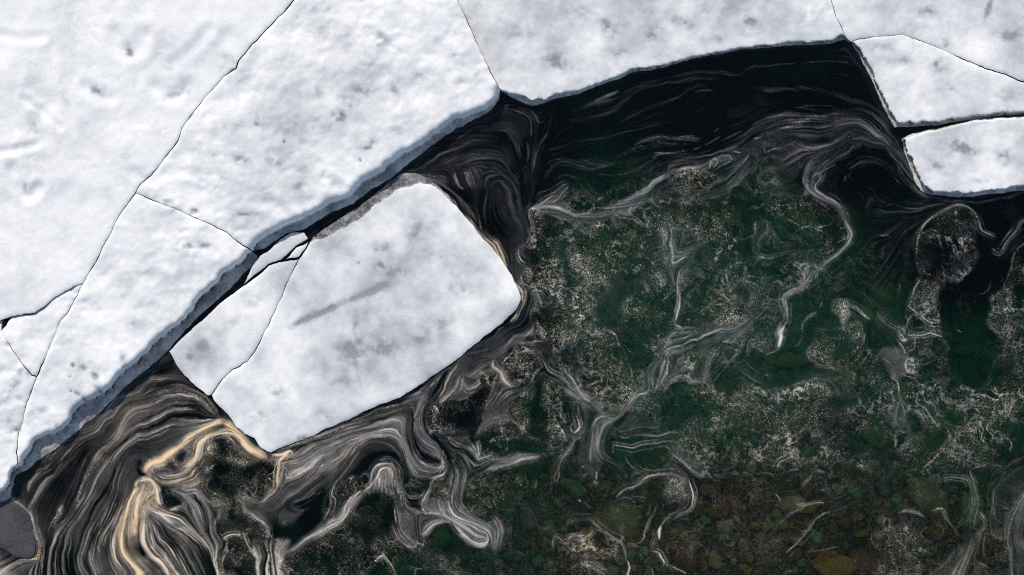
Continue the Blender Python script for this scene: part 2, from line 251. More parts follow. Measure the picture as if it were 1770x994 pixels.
FOAM = """
@ 0 0 1
P .008 .6 0 0 30 850,-50 1820,-50 1820,500 1560,520 1400,300 1200,260 1000,330 900,330 860,160
P .013 .8 0 0 14 700,300 760,240 880,165 960,170 935,260 930,320 905,440 905,560 860,560 880,470 800,330
P .065 .7 0 .25 10 -60,840 70,790 290,610 375,690 470,790 570,745 760,650 890,560 930,560 940,620 800,740 700,840 560,1040 -60,1040
P .022 .6 .55 .2 25 920,380 1000,330 1200,330 1460,350 1470,420 1330,560 1400,640 1250,720 1200,700 1040,700 920,620 900,450
P .04 .95 .35 .15 22 480,850 620,820 760,740 900,740 1000,820 1020,900 960,1040 460,1040
P .022 .5 .6 .2 30 940,620 1200,700 1400,700 1560,680 1560,1040 860,1040 800,800
P .085 .5 .95 .1 22 910,370 1010,350 1180,330 1330,330 1460,370 1440,450 1340,520 1330,600 1180,560 1160,640 1080,680 1000,560 930,600 905,480
P .08 .5 .95 .2 25 1120,700 1400,660 1560,620 1760,660 1800,760 1700,850 1500,840 1300,830 1180,800
P .035 .5 .9 .2 25 1640,560 1560,560 1600,480 1680,480 1630,640 1700,650 1770,560 1820,560 1820,860 1500,860 1380,700
P .009 .6 .4 .2 20 560,900 800,820 1000,820 1800,820 1800,1040 560,1040
P .008 .5 .2 0 16 1620,500 1700,460 1730,600 1700,665 1640,650 1622,590
P .012 .6 .2 0 16 1470,330 1560,340 1590,400 1580,520 1540,560 1500,500 1400,500 1465,420
P .01 .4 .2 0 14 1300,600 1420,610 1400,650 1330,670 1290,640
P .02 .4 .1 0 14 1035,520 1065,490 1120,480 1080,520 1065,570 1040,570
@ 880 0 1.989
L 1.5 .22 0 140,550 250,545 340,550 430,515 490,490 580,480 660,468
L 1 .14 0 140,560 180,545 260,555 350,553
L 1.5 .08 0 120,600 180,560 280,580 400,540 520,500 640,490
L 5 .035 0 140,520 300,480 440,440 560,420
L 6 .03 0 160,420 330,390 470,300 600,280 760,270
L 6 .03 0 200,370 360,340 520,270 700,250 895,225
L 4 .03 0 250,640 260,680 330,700 430,680
L 3 .04 0 300,600 420,590 520,550 640,530 800,450
L 3 .04 0 240,480 340,450 420,400 560,340 700,310
G 5 .30 .1 290,350 330,335 375,315
N 10 .8 0,370 895,170
@ 1320 0 1.989
L 1 .09 0 0,230 150,215 290,210
L 8 .03 0 0,310 150,305 280,335 380,380 430,430
P .035 .9 .1 0 12 0,420 100,390 200,380 330,395 430,455 480,520 530,630 500,600 450,510 350,500 250,520 160,600 90,700 0,660
L 1.5 .2 0 0,415 60,390 130,378 210,380 300,385 370,405 420,440 460,490 490,540 530,610 560,650 640,672 760,668 895,655
L 1.5 .13 0 0,450 120,402 250,398 350,425 430,490 470,560 520,630
L 1.5 .13 0 60,555 140,510 240,485 370,490 440,500
L 1.5 .13 0 70,600 150,545 250,500 350,495
L 1.5 .11 0 280,620 300,570 370,548 430,580 470,640
L 1.2 .10 0 200,620 210,570 260,530 340,510
L 3 .09 0 170,430 280,430 380,460 420,475
G 3 .20 0 40,450 90,430 140,415
L 4 .06 0 500,640 560,680 700,690 895,668
L 1 .12 .2 30,520 60,515 110,490
L 2 .06 0 620,700 500,720 420,700 360,640
L 2 .06 0 640,710 500,790 430,880 380,960
L 1.5 .05 0 400,720 470,700 560,690
@ 0 600 4.97
P .11 .95 .15 .35 6 1491,380 1240,430 1080,550 1000,650 900,720 860,800 790,994 900,994 1040,800 1200,690 1300,610 1491,500
P .06 .5 0 .05 5 1491,690 1330,770 1180,810 1090,850 1040,994 1280,994 1300,930 1491,860
P .02 .5 0 0 8 1491,80 1300,240 1100,380 1491,210
P .02 .8 0 .2 8 1050,600 980,660 900,720 830,790 760,880 700,994 520,994 640,880 800,770
L 1.6 .30 .4 1491,275 1400,265 1300,280 1220,330 1130,400 1040,450 960,510 880,570 800,640 700,700 600,780 520,850 430,940 380,994
L 1.2 .22 .3 1491,310 1390,320 1290,360 1200,410 1100,470
L 2 .35 .45 1491,350 1380,370 1260,410 1150,460 1060,520 980,590 880,640 780,730 700,800 620,880 540,950 500,994
L 3 .30 .4 1491,400 1360,430 1240,490 1150,560 1080,640 1000,710 900,780 840,860 800,940 780,994
L 1.6 .40 .5 1491,470 1400,490 1300,540 1220,600 1150,680 1080,730
L 1.3 .5 .4 1491,545 1400,580 1300,640 1220,690 1130,740 1040,770 960,850 900,940 880,994
L 1.5 .6 .4 1491,665 1400,700 1320,740 1240,775 1160,790 1080,820 1020,880 980,950 960,994
L 1.2 .3 .4 1491,440 1330,490 1200,570 1110,660 1040,740 960,800 900,870
L 1.2 .2 .3 760,760 660,850 560,940
N 3 .8 1491,515 1380,550 1280,610 1190,680 1100,735
N 5 .9 1491,600 1400,640 1300,690 1220,730 1130,765 1060,800 990,860 940,940 920,994
N 3 .7 1491,820 1380,860 1280,880 1150,850
@ 0 794 4.97
P .075 .9 0 .3 10 1040,0 1000,250 860,380 760,600 720,994 1491,994 1491,430 1380,440 1200,150 1180,0
P .40 .9 0 .75 5 1150,300 1230,200 1330,200 1380,400 1250,480 1210,560 1180,650 1060,700 1040,540
P .20 .95 0 .6 6 1040,640 1160,680 1230,540 1320,560 1491,760 1491,994 1150,994
P .03 .6 0 .2 14 150,130 300,0 700,0 640,300 560,480 380,600 330,420 240,380 120,330
P .06 .9 0 .3 10 400,994 420,760 560,600 680,470 660,700 640,994
P .008 .2 0 0 5 150,130 250,70 200,200 170,310 105,300 115,210
L 1.8 .4 .5 430,0 380,60 320,140 270,210 240,265
L 1.8 .4 .45 545,0 470,80 400,160 350,240 310,310 285,370 270,420
L 1 .22 .4 300,260 260,330 245,400
G 8 .40 .35 860,0 820,80 770,150 720,220 690,290 670,370 640,430
L 1.8 .7 .5 770,150 710,230 690,300
L 1.6 .6 .5 740,280 710,340 645,425
L 1 .3 .3 740,20 700,120 690,200
G 6 .5 .3 530,390 500,460 460,540 440,620 425,680
L 1.3 .45 .4 550,510 490,580 440,660
L 1.5 .5 .5 630,510 560,580 500,660 450,740 410,810 385,880 375,960
L 1.5 .35 .4 610,560 560,620 520,680
L 6 .16 .05 950,0 900,100 830,200 770,300 720,400 650,480 590,590 560,700 560,850 580,994
L 1 .35 .2 935,0 895,100 800,240
L 3 .2 .1 1040,0 1030,120 990,230 940,320 900,400 850,450 800,520 760,620 730,740 710,850 730,950 760,994
L 1.3 .4 .4 840,540 800,620 780,700 770,800 790,900 830,994
L 1.3 .4 .4 940,370 900,450 870,520 850,620 830,700 850,790
G 3 .6 .7 1000,380 950,470 910,560 870,630 860,700
L 2.5 .6 .7 980,490 920,580 890,660 880,740
L 2 .5 .5 1060,390 1020,450 990,520
L 10 1.0 1 1190,240 1150,300 1110,370 1080,450 1050,530 1035,600 1040,690 1050,790 1090,870 1150,940 1210,994
L 3 .75 .9 1010,540 980,640 970,740 990,850 1040,930 1080,994
L 2 .55 .5 820,720 800,820 820,910 850,980
L 3 .5 .55 790,790 800,890 830,994
L 1.5 .4 .4 930,850 970,930 1000,994
L 7 .95 1 1200,300 1170,400 1150,500 1140,600 1155,660
L 9 1.0 1 1150,600 1165,640
L 7 .8 .65 1220,520 1230,640 1250,760 1310,850 1400,930 1491,990
L 5 .7 .5 1250,490 1290,590 1330,700 1380,800 1430,880 1491,930
L 2 .5 .4 1300,480 1350,570 1400,680 1450,790 1491,840
L 4 .7 .6 1290,430 1380,500 1440,540 1491,565
L 4 .95 1 1210,190 1270,170 1330,190 1350,270 1370,370 1385,410
L 4 .95 1 1230,160 1190,210 1180,260
L 5 .85 .9 1330,270 1270,290 1220,350 1190,430
G 4 .6 .6 1340,300 1270,340 1220,400
L 8 .95 1 1290,0 1320,50 1350,110
L 1.5 .5 .5 355,760 350,850 325,930 325,994
L 1.5 .5 .6 130,870 80,900 30,950 0,985
G 4 .9 .85 85,332 150,375 215,405 260,460 290,560 315,680 325,780 310,850 260,862 130,860
L 3 .3 .3 280,440 320,560 345,680 350,780
L 1.2 .25 .2 470,880 450,994
L 1.2 .25 .2 560,820 550,994
L 1 .2 .2 620,700 600,850 620,994
N 5 .95 1010,0 1000,130 930,250 850,340 790,420 750,520 720,600 690,700 670,820 680,930 690,994
N 2 .8 1220,460 1190,540 1180,610
N 12 .95 1180,720 1210,790 1225,850
N 13 1 1180,0 1230,60
N 12 1 1200,60 1240,110 1290,130
N 6 .8 1380,560 1440,660 1491,720
N 3 .7 1130,460 1150,540
@ 260 640 4.97
P .05 .8 .2 .3 4 0,30 200,60 400,210 560,330 620,400 400,420 150,440 0,560
P .07 .4 0 .05 5 0,620 100,540 240,480 400,465 540,415 620,405 470,480 400,550 250,640 100,720 0,760
P .11 .6 0 .15 5 1090,860 1200,760 1491,620 1491,994 1085,994
P .30 .8 .45 .5 6 0,860 100,720 300,660 470,560 600,480 760,600 820,680 1060,740 1090,830 1080,994 0,994
P .015 .6 .9 .2 12 540,600 570,570 650,590 690,640 690,700 740,670 790,700 800,730 860,690 890,730 880,770 960,780 1040,750 1080,790 1060,830 900,830 880,994 560,994 560,920 420,920 420,780 480,740 560,740 560,660
P .05 .5 .9 .3 12 660,830 1040,830 1060,994 500,994 520,940
P .01 .5 .5 .1 5 230,700 280,680 340,690 320,760 270,800 230,770
P .03 .5 .8 .2 6 110,790 150,720 200,750 210,820 120,830
P .03 .4 .2 .1 8 70,860 120,840 270,830 280,860 180,880 100,900 160,980 140,994 80,940
L 1.5 .3 .3 0,75 100,65 200,70 260,90
L 2 .3 .3 0,150 120,120 230,125 330,160 420,220 480,270
G 5 .35 .35 0,210 100,190 220,170 330,200 430,270 500,330
L 3 .4 .4 0,300 80,230 200,200 320,220 400,260
L 2 .45 .35 0,370 80,310 180,270 280,262 380,280 450,320 540,370
L 1.6 .5 .4 0,390 70,340 150,290
L 1.3 .6 .4 0,445 80,385 170,345 270,330 370,335
L 1.3 .65 .4 0,560 70,515 150,475 230,455 320,460 400,450 470,430 540,410
L 1 .2 .2 240,400 350,410 450,400
L 12 1 1 640,428 560,450 480,500 400,560 320,620 230,670 130,720 50,790 -20,840
L 12 1 1 640,440 690,490 740,540 800,600 860,640 930,690 990,735
L 11 .95 1 760,600 850,660 900,690
L 15 .95 1 40,800 0,850
L 4 .9 .9 700,530 620,520 540,560 470,620 430,680 390,740 360,800 300,840
L 3 .65 .8 740,560 650,540 580,550 500,600 440,680 410,740 370,820 280,880 130,910
L 3 .65 .7 500,640 470,720 430,760 400,830 350,900 300,960
L 2 .6 .6 430,660 400,720 340,790 300,830
L 2 .5 .6 640,560 700,610 720,680
L 5 .95 1 1200,690 1130,760 1090,830 1080,900 1080,994
L 5 .85 .9 1050,730 1120,730 1200,690 1230,720
L 1.4 .6 .95 1030,712 1100,692 1180,652 1240,640 1300,612 1400,583 1491,560
L 2 .5 .6 1040,770 1000,740 930,740 880,720
L 3 .4 .35 1100,810 1180,780 1280,740 1380,690 1491,640
L 1.8 .6 .5 1090,840 1140,830 1170,850 1150,890 1160,930 1210,920 1270,880 1350,820 1430,760 1491,730
L 1.6 .4 .3 1200,880 1300,820 1400,760 1491,700
L 1.6 .35 .3 1210,900 1330,850 1450,780
G 2 .7 .6 1300,950 1340,910 1370,870
G 2 .6 .6 1380,930 1430,890
N 5 .85 150,300 260,295 400,310 500,370
N 6 .9 80,460 160,400 280,380 400,400 480,420
N 1.5 .9 700,530 620,525 570,545 520,590
N 2 1 600,425 650,435
N 2 1 690,480 710,495
N 4 .8 560,300 600,380 660,420
R cream_foam|thick cream foam mat along the lower left side of the central floe|cream foam 640,400 520,460 400,540 130,700 -60,800 -60,900 60,870 130,800 300,700 480,580 640,560 760,660 880,720 1000,760 1040,740 900,640 780,560
@ 260 794 4.97
P .08 .85 0 .25 8 0,430 200,510 300,560 500,740 600,994 0,994
P .07 .5 0 .05 4 270,290 370,300 450,380 520,430 590,440 590,470 550,600 620,690 640,760 560,700 500,640 380,520 330,420 280,400
P .24 .6 .6 .4 8 430,100 480,0 1070,0 1070,200 1000,330 800,340 830,400 950,500 1020,590 1010,740 900,690 780,640 620,680 560,600 600,470 590,400 500,380 430,280
P .06 .7 1 .3 12 500,20 1060,40 1060,200 980,300 760,260 740,380 700,560 640,470 640,330 500,300 500,160
P .03 .7 .9 .2 8 500,150 560,20 780,20 800,160 700,260 620,220 540,270
P .02 .7 .9 .2 8 860,0 1060,0 1070,60 940,70
P .008 .3 0 0 5 1491,230 1400,320 1380,400 1300,470 1240,540 1160,560 1100,520 1020,560 1040,640 1110,670 1195,690 1150,800 1230,770 1310,700 1400,610 1491,520
P .2 .85 .05 .35 5 920,740 1010,725 1100,685 1190,700 1155,790 1260,740 1330,670 1491,560 1491,660 1350,720 1250,790 1180,850 1150,994 900,994
P .10 .5 .9 .35 12 1210,830 1400,720 1491,700 1491,994 1200,994
P .25 .5 .85 .4 10 640,690 780,640 890,700 900,994 640,994
P .02 .5 .8 .2 10 680,900 760,880 820,994 680,994
P .01 .3 .8 .1 4 80,330 130,250 180,290 250,340 275,380 200,440 130,455 90,410
P .08 .5 0 .1 4 1090,100 1150,60 1491,100 1491,200 1350,330 1230,400 1320,440 1220,520 1090,480 930,390 1060,290
L 2 .65 .7 1080,0 1075,100 1075,200 1060,270 1000,330 940,380
L 1.8 .6 .5 1140,60 1160,80 1145,130 1160,165 1200,160 1260,120 1330,70
L 1.6 .4 .15 1491,200 1420,270 1350,330 1270,360 1220,380 1230,420 1290,440 1320,440
L 2 .65 .5 1030,560 1025,620 1015,690 1010,740
L 1.6 .6 .5 1025,600 980,550 920,500 870,450 800,410
L 1.8 .65 .4 1015,740 960,700 910,680
L 2.5 .7 .45 600,480 570,540 555,590 570,640 610,680 640,670 690,650 780,630
L 1.8 .5 .4 520,400 550,380 590,400 600,470
L 2 .6 .7 420,290 440,340 480,380 520,400
L 1.5 .45 .3 265,280 300,300 370,290 400,320 420,370
L 3.5 .6 .5 0,430 80,480 200,510 300,560 380,620 450,690 520,770 570,840 580,920 575,994
L 2.5 .5 .45 0,460 100,530 200,590 300,640 400,700 480,770 550,850
L 2 .6 .6 200,600 280,610 380,660 470,740 540,840
L 3.5 .65 .6 0,560 60,650 120,730 180,800 250,870 300,950 330,994
L 4 .7 .6 0,640 40,760 110,850 200,940 250,994
L 3 .65 .6 0,720 50,830 140,940 180,994
L 2 .4 .4 350,700 420,790 490,880 530,994
L 1.3 .35 .3 100,600 200,700 300,820 400,930 440,994
L 1.6 .35 .2 300,290 360,380 420,480 470,560 520,650 560,740 600,830 600,994
L 1.8 .45 .4 660,690 670,780 650,860 620,940 610,994
L 2.5 .65 .6 690,800 660,880 640,994
L 1.8 .45 .4 800,610 830,700 860,750 900,800
L 2.2 .65 .7 60,330 80,400 130,455 200,440 260,400 280,370
L 4 .7 .8 30,180 50,260 60,340 100,400
L 3 .5 .6 90,130 150,180 250,160 330,120 400,60
L 2.5 .5 .6 180,230 260,180 350,170 430,130
G 2 .6 .7 540,430 620,400 700,380
G 2 .5 .6 500,180 480,260 540,310 620,330
G 2 .5 .5 620,170 680,120 760,140
G 2 .5 .5 830,230 900,300 960,330
G 3 .5 .5 560,60 480,130 500,160
G 3 .6 .8 1040,30 1050,100 1000,150 1060,200
N 1.6 .8 150,700 260,780 360,880 420,960
N 5 .95 370,300 400,370 450,460
N 4 .95 490,500 500,580 500,660
N 4 .9 520,420 570,520 590,640 640,740 640,880
N 6 1 1290,420 1340,400 1380,380 1350,350
N 2 .7 0,500 100,570 200,640 300,720 400,800
N 3 .7 60,600 150,700 250,800 350,940
L 2 .6 .3 1060,820 1080,900 1100,994
L 2 .5 .3 1000,850 980,920 990,994
L 2 .45 .3 940,880 930,994
R foam_raft|dark crusty foam raft beneath the cream mat at lower left|foam raft 560,20 1040,40 1080,180 1000,330 820,360 1010,600 1010,720 780,640 620,680 560,600 600,470 470,340 430,150
@ 500 640 4.97
P .22 .8 0 .2 4 0,760 200,680 500,560 700,470 880,410 980,380 1020,430 1000,520 1010,600 1060,700 1140,790 1290,810 1310,860 1200,920 1100,930 1040,870 1000,750 960,640 900,580 800,580 650,650 500,730 330,870 200,920 0,994
P .10 .5 0 .15 5 0,880 330,870 200,994 0,994
P .15 .6 0 .08 4 1090,300 1130,350 1080,450 1100,600 1160,700 1300,760 1330,690 1270,600 1200,540 1150,450 1150,350 1200,200 1290,80 1270,30 1200,110 1050,230
P .008 .3 0 0 5 430,910 560,820 700,730 850,680 920,710 980,800 1010,900 1030,994 970,994 940,900 900,820 840,790 760,830 700,920 690,994 440,994
P .06 .7 0 .1 4 480,850 600,740 760,640 880,630 950,690 990,790 960,740 900,680 840,670 700,720 560,810
P .12 .7 .95 .3 10 1180,320 1300,330 1400,270 1491,225 1491,420 1340,500 1230,490 1170,420
P .015 .6 .8 .2 12 1280,400 1491,340 1491,480 1300,500
L 1.5 .8 .95 0,645 100,610 200,580 300,560 400,500 500,450 600,400 700,350 770,320
G 4 .35 .5 0,665 100,640 250,590 400,530 520,480 650,400 800,340 950,270
L 4 .17 0 500,510 650,460 800,400 950,330 1040,300 1090,310
L 1.6 .55 .4 960,280 1040,245 1100,220 1130,225 1140,270 1110,330 1080,390 1060,430
L 1.2 .3 .1 1080,280 1100,320 1080,400 1090,460 1130,520
L 1.6 .45 .25 0,790 150,740 300,670 450,620 600,600 700,560 830,510 930,510 940,530
L 1.3 .5 .2 0,760 200,690 400,590 600,520 750,460 880,430 960,440 990,500 970,560
L 3 .5 .1 900,400 980,390 1020,450 1030,560 1060,650 1100,740 1180,800 1290,820
L 2.5 .45 .1 960,560 1000,650 1040,760 1090,840 1180,870 1290,860
L 1.6 .45 .1 700,600 850,560 940,590 990,680 1030,800 1100,890 1200,900 1290,870
L 1.4 .85 .8 335,865 420,800 520,740 620,670 720,610 815,573
G 2 .7 .8 0,800 60,790 110,760
G 2 .75 .8 0,895 50,870 100,850
G 2 .7 .8 110,945 160,890 230,840 300,800
G 2 .6 .8 350,790 420,740 520,690
G 2 .6 .8 20,930 80,890 140,850
L 1.6 .3 .1 400,890 520,800 640,710 780,650 880,650 950,700 990,790 1020,890 1060,950 1140,994
L 1.4 .32 .1 270,994 360,900 470,820 600,730
L 1.5 .75 .3 695,994 700,930 750,850 820,800 880,790 930,840 960,910 970,994
L 3 .8 .5 790,994 780,900 800,860 850,840 890,880 920,950 940,994
L 1.2 .4 .3 740,994 760,900 800,835
L 5 .95 .25 1330,680 1320,750 1320,830 1300,890 1240,910 1180,940
L 1 .35 0 1190,620 1260,640 1320,700
L 1 .25 0 1100,560 1200,640 1290,690
L 4 .7 .7 1420,0 1360,80 1310,150 1270,230
L 8 .2 .3 1390,80 1330,180 1280,270
L 3 .45 .7 1310,30 1240,100 1170,170
L 1.4 .7 .4 1491,80 1460,110 1440,150 1400,190 1350,220
L 1.4 .35 0 1390,560 1380,600 1430,650 1491,690
N 3 .85 50,690 250,625 400,560 550,510 700,445 850,385 1000,330 1045,345
N 5 .95 1045,345 1065,430 1070,550 1100,650 1160,730 1230,765 1300,775
N 1 .6 100,760 400,640 620,600 800,500 940,440
N 2 1 500,490 570,455
N 5 1 1350,0 1290,90 1220,200 1170,300 1155,400 1170,500 1230,580 1300,640 1350,700 1380,790
N 4 1 1230,535 1330,555 1491,540
N 2 .7 1000,560 1050,700 1120,800 1290,840
R foam_raft|fine-grained dark foam raft below the cream streak at the floe's lower right edge|foam raft 1180,320 1300,330 1491,235 1560,200 1640,300 1600,500 1400,530 1230,500 1170,420
@ 500 794 4.97
P .17 .9 .05 .2 5 0,790 130,670 300,560 370,520 480,380 560,280 650,260 700,230 790,100 860,70 920,150 960,280 1000,420 1100,460 1200,480 1300,490 1390,520 1250,580 1180,650 1120,690 1100,600 1050,480 980,440 900,400 880,320 780,270 650,310 560,400 450,540 350,620 200,700 80,780 0,830
P .17 .8 .3 .2 6 870,130 930,200 960,330 1000,420 1090,520 1110,680 1180,720 1110,800 940,680 900,540 900,400 860,280
P .17 .85 .1 .2 6 1120,680 1200,600 1290,540 1420,500 1491,600 1491,400 1420,300 1400,420 1300,480 1150,480
P .30 .5 .9 .35 6 1240,180 1290,230 1380,220 1420,260 1380,400 1330,400 1200,470 1150,420 1200,300
P .10 .6 1 .3 12 650,310 880,340 900,450 890,560 1000,740 1100,800 1180,994 0,994 0,830 200,720 440,560 560,420
P .12 .5 .95 .35 8 370,190 430,200 460,170 540,150 600,160 650,130 690,230 640,270 560,270 480,340 400,300
P .05 .5 .9 .3 12 640,340 880,360 890,540 760,700 640,800 560,620 600,430
P .01 .4 .5 .1 6 1270,590 1350,540 1420,530 1470,620 1440,760 1330,760 1250,680
P .10 .6 .8 .3 12 1130,700 1240,640 1280,760 1491,800 1491,994 1180,994 1100,800
P .01 .5 .5 .1 8 400,270 470,290 440,360 410,330
L 1.6 .8 .3 695,240 695,180 740,100 820,40 880,30 930,80 960,150 960,240 975,320 990,380 1050,440 1110,460 1150,440
L 3 .9 .6 645,275 700,240 750,190 790,130 800,100 840,80 880,110 910,180 940,260 960,340 970,420
L 1.6 .6 .4 790,110 800,170 790,240
L 3 .65 .5 645,275 570,300 520,350 490,400 480,460 430,520 380,560 310,600 250,640 150,680 60,750 0,790
L 2.5 .6 .3 640,290 570,350 530,420 490,480 440,540 350,600 280,630 200,660 130,700
L 1.5 .6 .4 460,520 380,520 350,540 380,450 400,380
L 1.6 .6 .5 900,380 900,480 905,560
L 2.2 .7 .7 860,540 890,600 940,680 1000,740 1070,790
L 1.6 .6 .3 1000,440 1080,500 1090,580 1110,650 1090,700 1110,750
L 1.6 .6 .3 1210,480 1130,490 1110,560 1130,640 1200,600 1290,540 1390,520
L 2 .7 .4 1215,180 1190,280 1150,380 1160,440 1200,480
L 5 .95 .3 1330,0 1310,70 1270,120 1220,170
L 6 .85 .2 1425,160 1400,190 1440,215
L 2.5 .6 .3 1490,40 1470,150 1430,250 1400,330 1390,420 1420,470 1491,530
L 1.6 .7 .6 735,885 780,845 820,830 850,870 890,930 930,994
L 1.6 .6 .5 970,790 990,840 1000,870
L 1.6 .6 .5 1030,770 1080,810
L 1.6 .8 .9 1080,990 1090,970 1130,960
L 1.5 .45 .2 880,140 920,300 930,480 960,600 1060,700
L 1.5 .5 .3 1320,380 1340,450 1390,520
L 1.6 .5 .3 370,190 360,280 400,320 390,400
L 1.5 .4 .2 1000,330 1060,360 1130,350
L 2 .4 .1 990,300 1050,340 1130,330 1170,280
N 4 .9 1000,400 1060,425 1130,420 1150,390
N 2 .8 950,120 980,260 1000,350
R foam_raft|speckled dark foam raft under the white crest at the bottom left of centre|foam raft 650,310 880,340 890,560 1000,740 1180,994 0,994 0,830 200,720 440,560 560,420
R foam_raft|small lumpy foam raft beside the bright white knot of foam|foam raft 1240,180 1290,230 1380,220 1420,260 1380,400 1330,400 1200,470 1150,420 1200,300
@ 740 560 4.97
P .10 .85 0 .05 4 600,30 900,0 930,60 880,110 750,200 640,310 560,330 400,350 300,430 290,490 200,600 100,680 0,700 0,460 100,400 200,340 330,240 450,150
P .08 .7 .3 .1 8 640,310 750,180 900,130 1000,260 1250,450 1400,680 1380,994 1300,700 1150,600 1000,480 900,540 740,560 690,500 600,340
P .10 .6 .1 .1 8 440,740 700,560 900,540 880,640 640,860 420,960
P .22 .5 1 .25 6 750,200 880,170 960,330 900,480 700,500 660,350
P .30 .5 1 .3 5 430,440 500,400 580,420 630,480 570,520 500,520 430,500
P .26 .5 1 .25 6 1000,500 1150,520 1170,700 1150,950 1060,960 1040,780 980,650
P .26 .5 1 .25 6 720,620 850,600 870,840 700,780
P .14 .6 1 .25 8 0,690 150,680 300,600 420,560 560,530 500,650 450,760 420,900 300,930 130,920 0,900
P .02 .5 .9 .2 14 60,800 250,740 400,640 430,800 350,900 100,880
P .15 .6 1 .3 8 540,900 640,850 800,860 880,900 860,994 520,994
P .02 .5 .4 .1 6 960,140 1060,160 1040,200 960,190
L 5 .65 .7 290,310 230,390 170,460 120,540 80,640
L 2.5 .4 .2 200,560 130,640 90,690
L 1.6 .35 0 740,110 680,190 600,250 550,270
L 1.2 .25 0 900,30 850,120 700,200
L 1.2 .25 0 860,0 760,110 640,200
L 1.2 .25 0 720,0 600,120 500,230 380,260
L 1 .2 0 480,240 500,290 580,270
L 1.6 .8 .4 590,310 590,370 640,420 650,480 690,530 690,560 740,555
L 1.5 .7 .4 620,340 660,440
L 1.5 .7 .5 580,320 610,310 630,350
L 2.5 .85 .5 700,570 640,600 600,660 570,710 540,740
L 1.4 .6 .3 690,575 600,600 580,640
L 1.6 .45 .1 580,320 480,360 400,420 330,410
L 1.6 .6 .4 290,440 290,490 250,550 180,570
L 1.6 .6 .4 300,510 330,560 400,530 440,500
L 2.4 .5 .1 860,200 930,270 980,340 1040,410 1100,430 1170,470 1240,540 1310,600 1380,660
L 1.6 .55 .2 1040,360 1110,390 1160,370 1190,420 1240,460 1280,530 1320,600
L 1.6 .55 .2 1180,560 1250,600 1340,640 1390,665
L 2.5 .6 .5 850,140 920,130 980,140
L 1.6 .55 .3 950,20 980,90 1000,120
L 2.5 .8 .3 1260,760 1280,820 1300,880 1280,920 1240,940 1220,900 1240,860 1270,840
L 1.6 .45 .2 1290,700 1300,820
L 1.4 .4 .1 700,790 640,830 540,840 470,890 440,940
L 1.6 .5 .1 690,790 750,850 850,880
L 1.6 .45 .2 1370,994 1420,850 1491,800
L 1.4 .4 .1 980,370 920,440 880,530
L 2 .5 .3 560,600 470,740 500,740
G 2.5 .6 .5 660,340 720,280 780,230
G 2.5 .5 .4 780,180 900,170 860,140
G 2.5 .6 .5 1040,490 1100,500
G 2 .5 .4 1060,150 1130,140 1180,200
N 5 1 0,470 80,400 200,350 300,270 400,180 520,90 620,10
N 4 1 -10,660 80,530 150,430 200,370
N 6 1 890,90 850,120 830,140
N 6 1 740,220 700,250
N 6 .9 680,390 740,420 760,370
N 5 .9 740,560 830,530 880,520
R foam_raft|upright grainy foam raft above the hooked white strand|foam raft 1000,490 1150,510 1180,700 1150,950 1050,960 1040,780 980,650
@ 740 750 4.97
P .11 .9 0 .1 6 330,140 440,60 450,200 550,170 760,180 960,190 900,250 700,270 500,310 420,340 360,420 300,560 350,700 460,770 560,800 580,900 520,980 380,960 260,860 200,740 0,700 0,560 180,560 220,440 150,400 220,300
P .08 .8 0 .1 8 560,740 640,740 700,900 640,994 560,994
P .10 .6 1 .3 8 450,60 700,30 800,60 780,180 600,200 450,160
P .11 .5 1 .6 10 330,560 450,400 700,300 900,400 1020,500 1050,750 950,780 860,650 700,640 540,650 450,700 380,720
P .008 .4 .4 .1 6 80,800 200,740 260,850 300,994 60,994
P .02 .4 .3 0 14 780,640 920,680 960,840 800,800
L 3 .55 .3 250,380 220,460 200,560 220,660 290,730 380,790 450,840 510,860 520,920 470,960 400,940 330,900 260,850
L 2.5 .5 .3 170,180 230,260 260,350 230,440
L 2.5 .65 .3 310,200 340,290 330,380 270,450 230,500
L 2.5 .4 .1 320,320 300,450 290,560 340,660 390,740 470,780 520,860 530,930
L 1.5 .6 .5 200,560 210,640 250,730 340,810 420,880 490,900
L 7 .17 .1 370,340 430,330 500,300 600,280 700,260 900,220 970,190
L 1.6 .5 .2 440,50 450,130 430,220 480,200 540,180 620,210 700,210 780,180 870,210 940,205
G 3.5 .9 .8 520,310 580,295 560,330
G 3 .9 .8 650,275 690,290
G 2.5 .6 .3 980,180 1020,200
L 3 .8 .3 770,175 800,190
L 1.6 .55 .3 0,700 100,690 200,720 260,820 350,920
L 3 .6 .4 230,740 300,850 400,950
L 1.5 .45 .1 1170,0 1100,50 1040,100 1000,160
L 1.6 .35 .1 1300,30 1230,70 1180,150 1130,270 1110,370 1090,430
L 1.2 .25 0 1250,60 1200,150 1140,250 1080,360 1080,430
L 4 .22 0 1410,0 1400,100 1390,240
G 2 .3 .1 1040,110 1080,130
L 1.2 .25 .1 560,740 600,800 600,900 580,994
L 1.2 .2 .1 600,740 640,840 630,960
L 1.6 .45 .5 1080,980 1070,920 1100,880 1180,920 1230,870 1300,860 1370,870 1440,840
L 4 .9 .2 1300,585 1310,590
G 4 .8 .1 1410,410 1440,440
L 1.2 .5 .1 1425,330 1430,400
L 1.2 .25 .1 1340,590 1400,630 1450,640
L 1.2 .4 .1 130,380 20,400 0,500
N 6 1 40,0 120,110 180,180 200,260
N 4 1 160,20 220,100 330,140 390,210 430,240
N 4 .9 330,150 380,220 410,250
N 3 .8 210,280 310,300 320,380 270,500 280,600 340,700
N 1.5 .8 750,200 830,190 880,210 940,205
N 3 .6 380,340 480,320 560,250
R foam_raft|broad brown-flecked foam raft at the bottom centre beside the round green boulder|foam raft 330,560 450,400 700,300 900,390 1030,500 1050,750 950,780 860,650 700,640 540,650 450,720 380,720
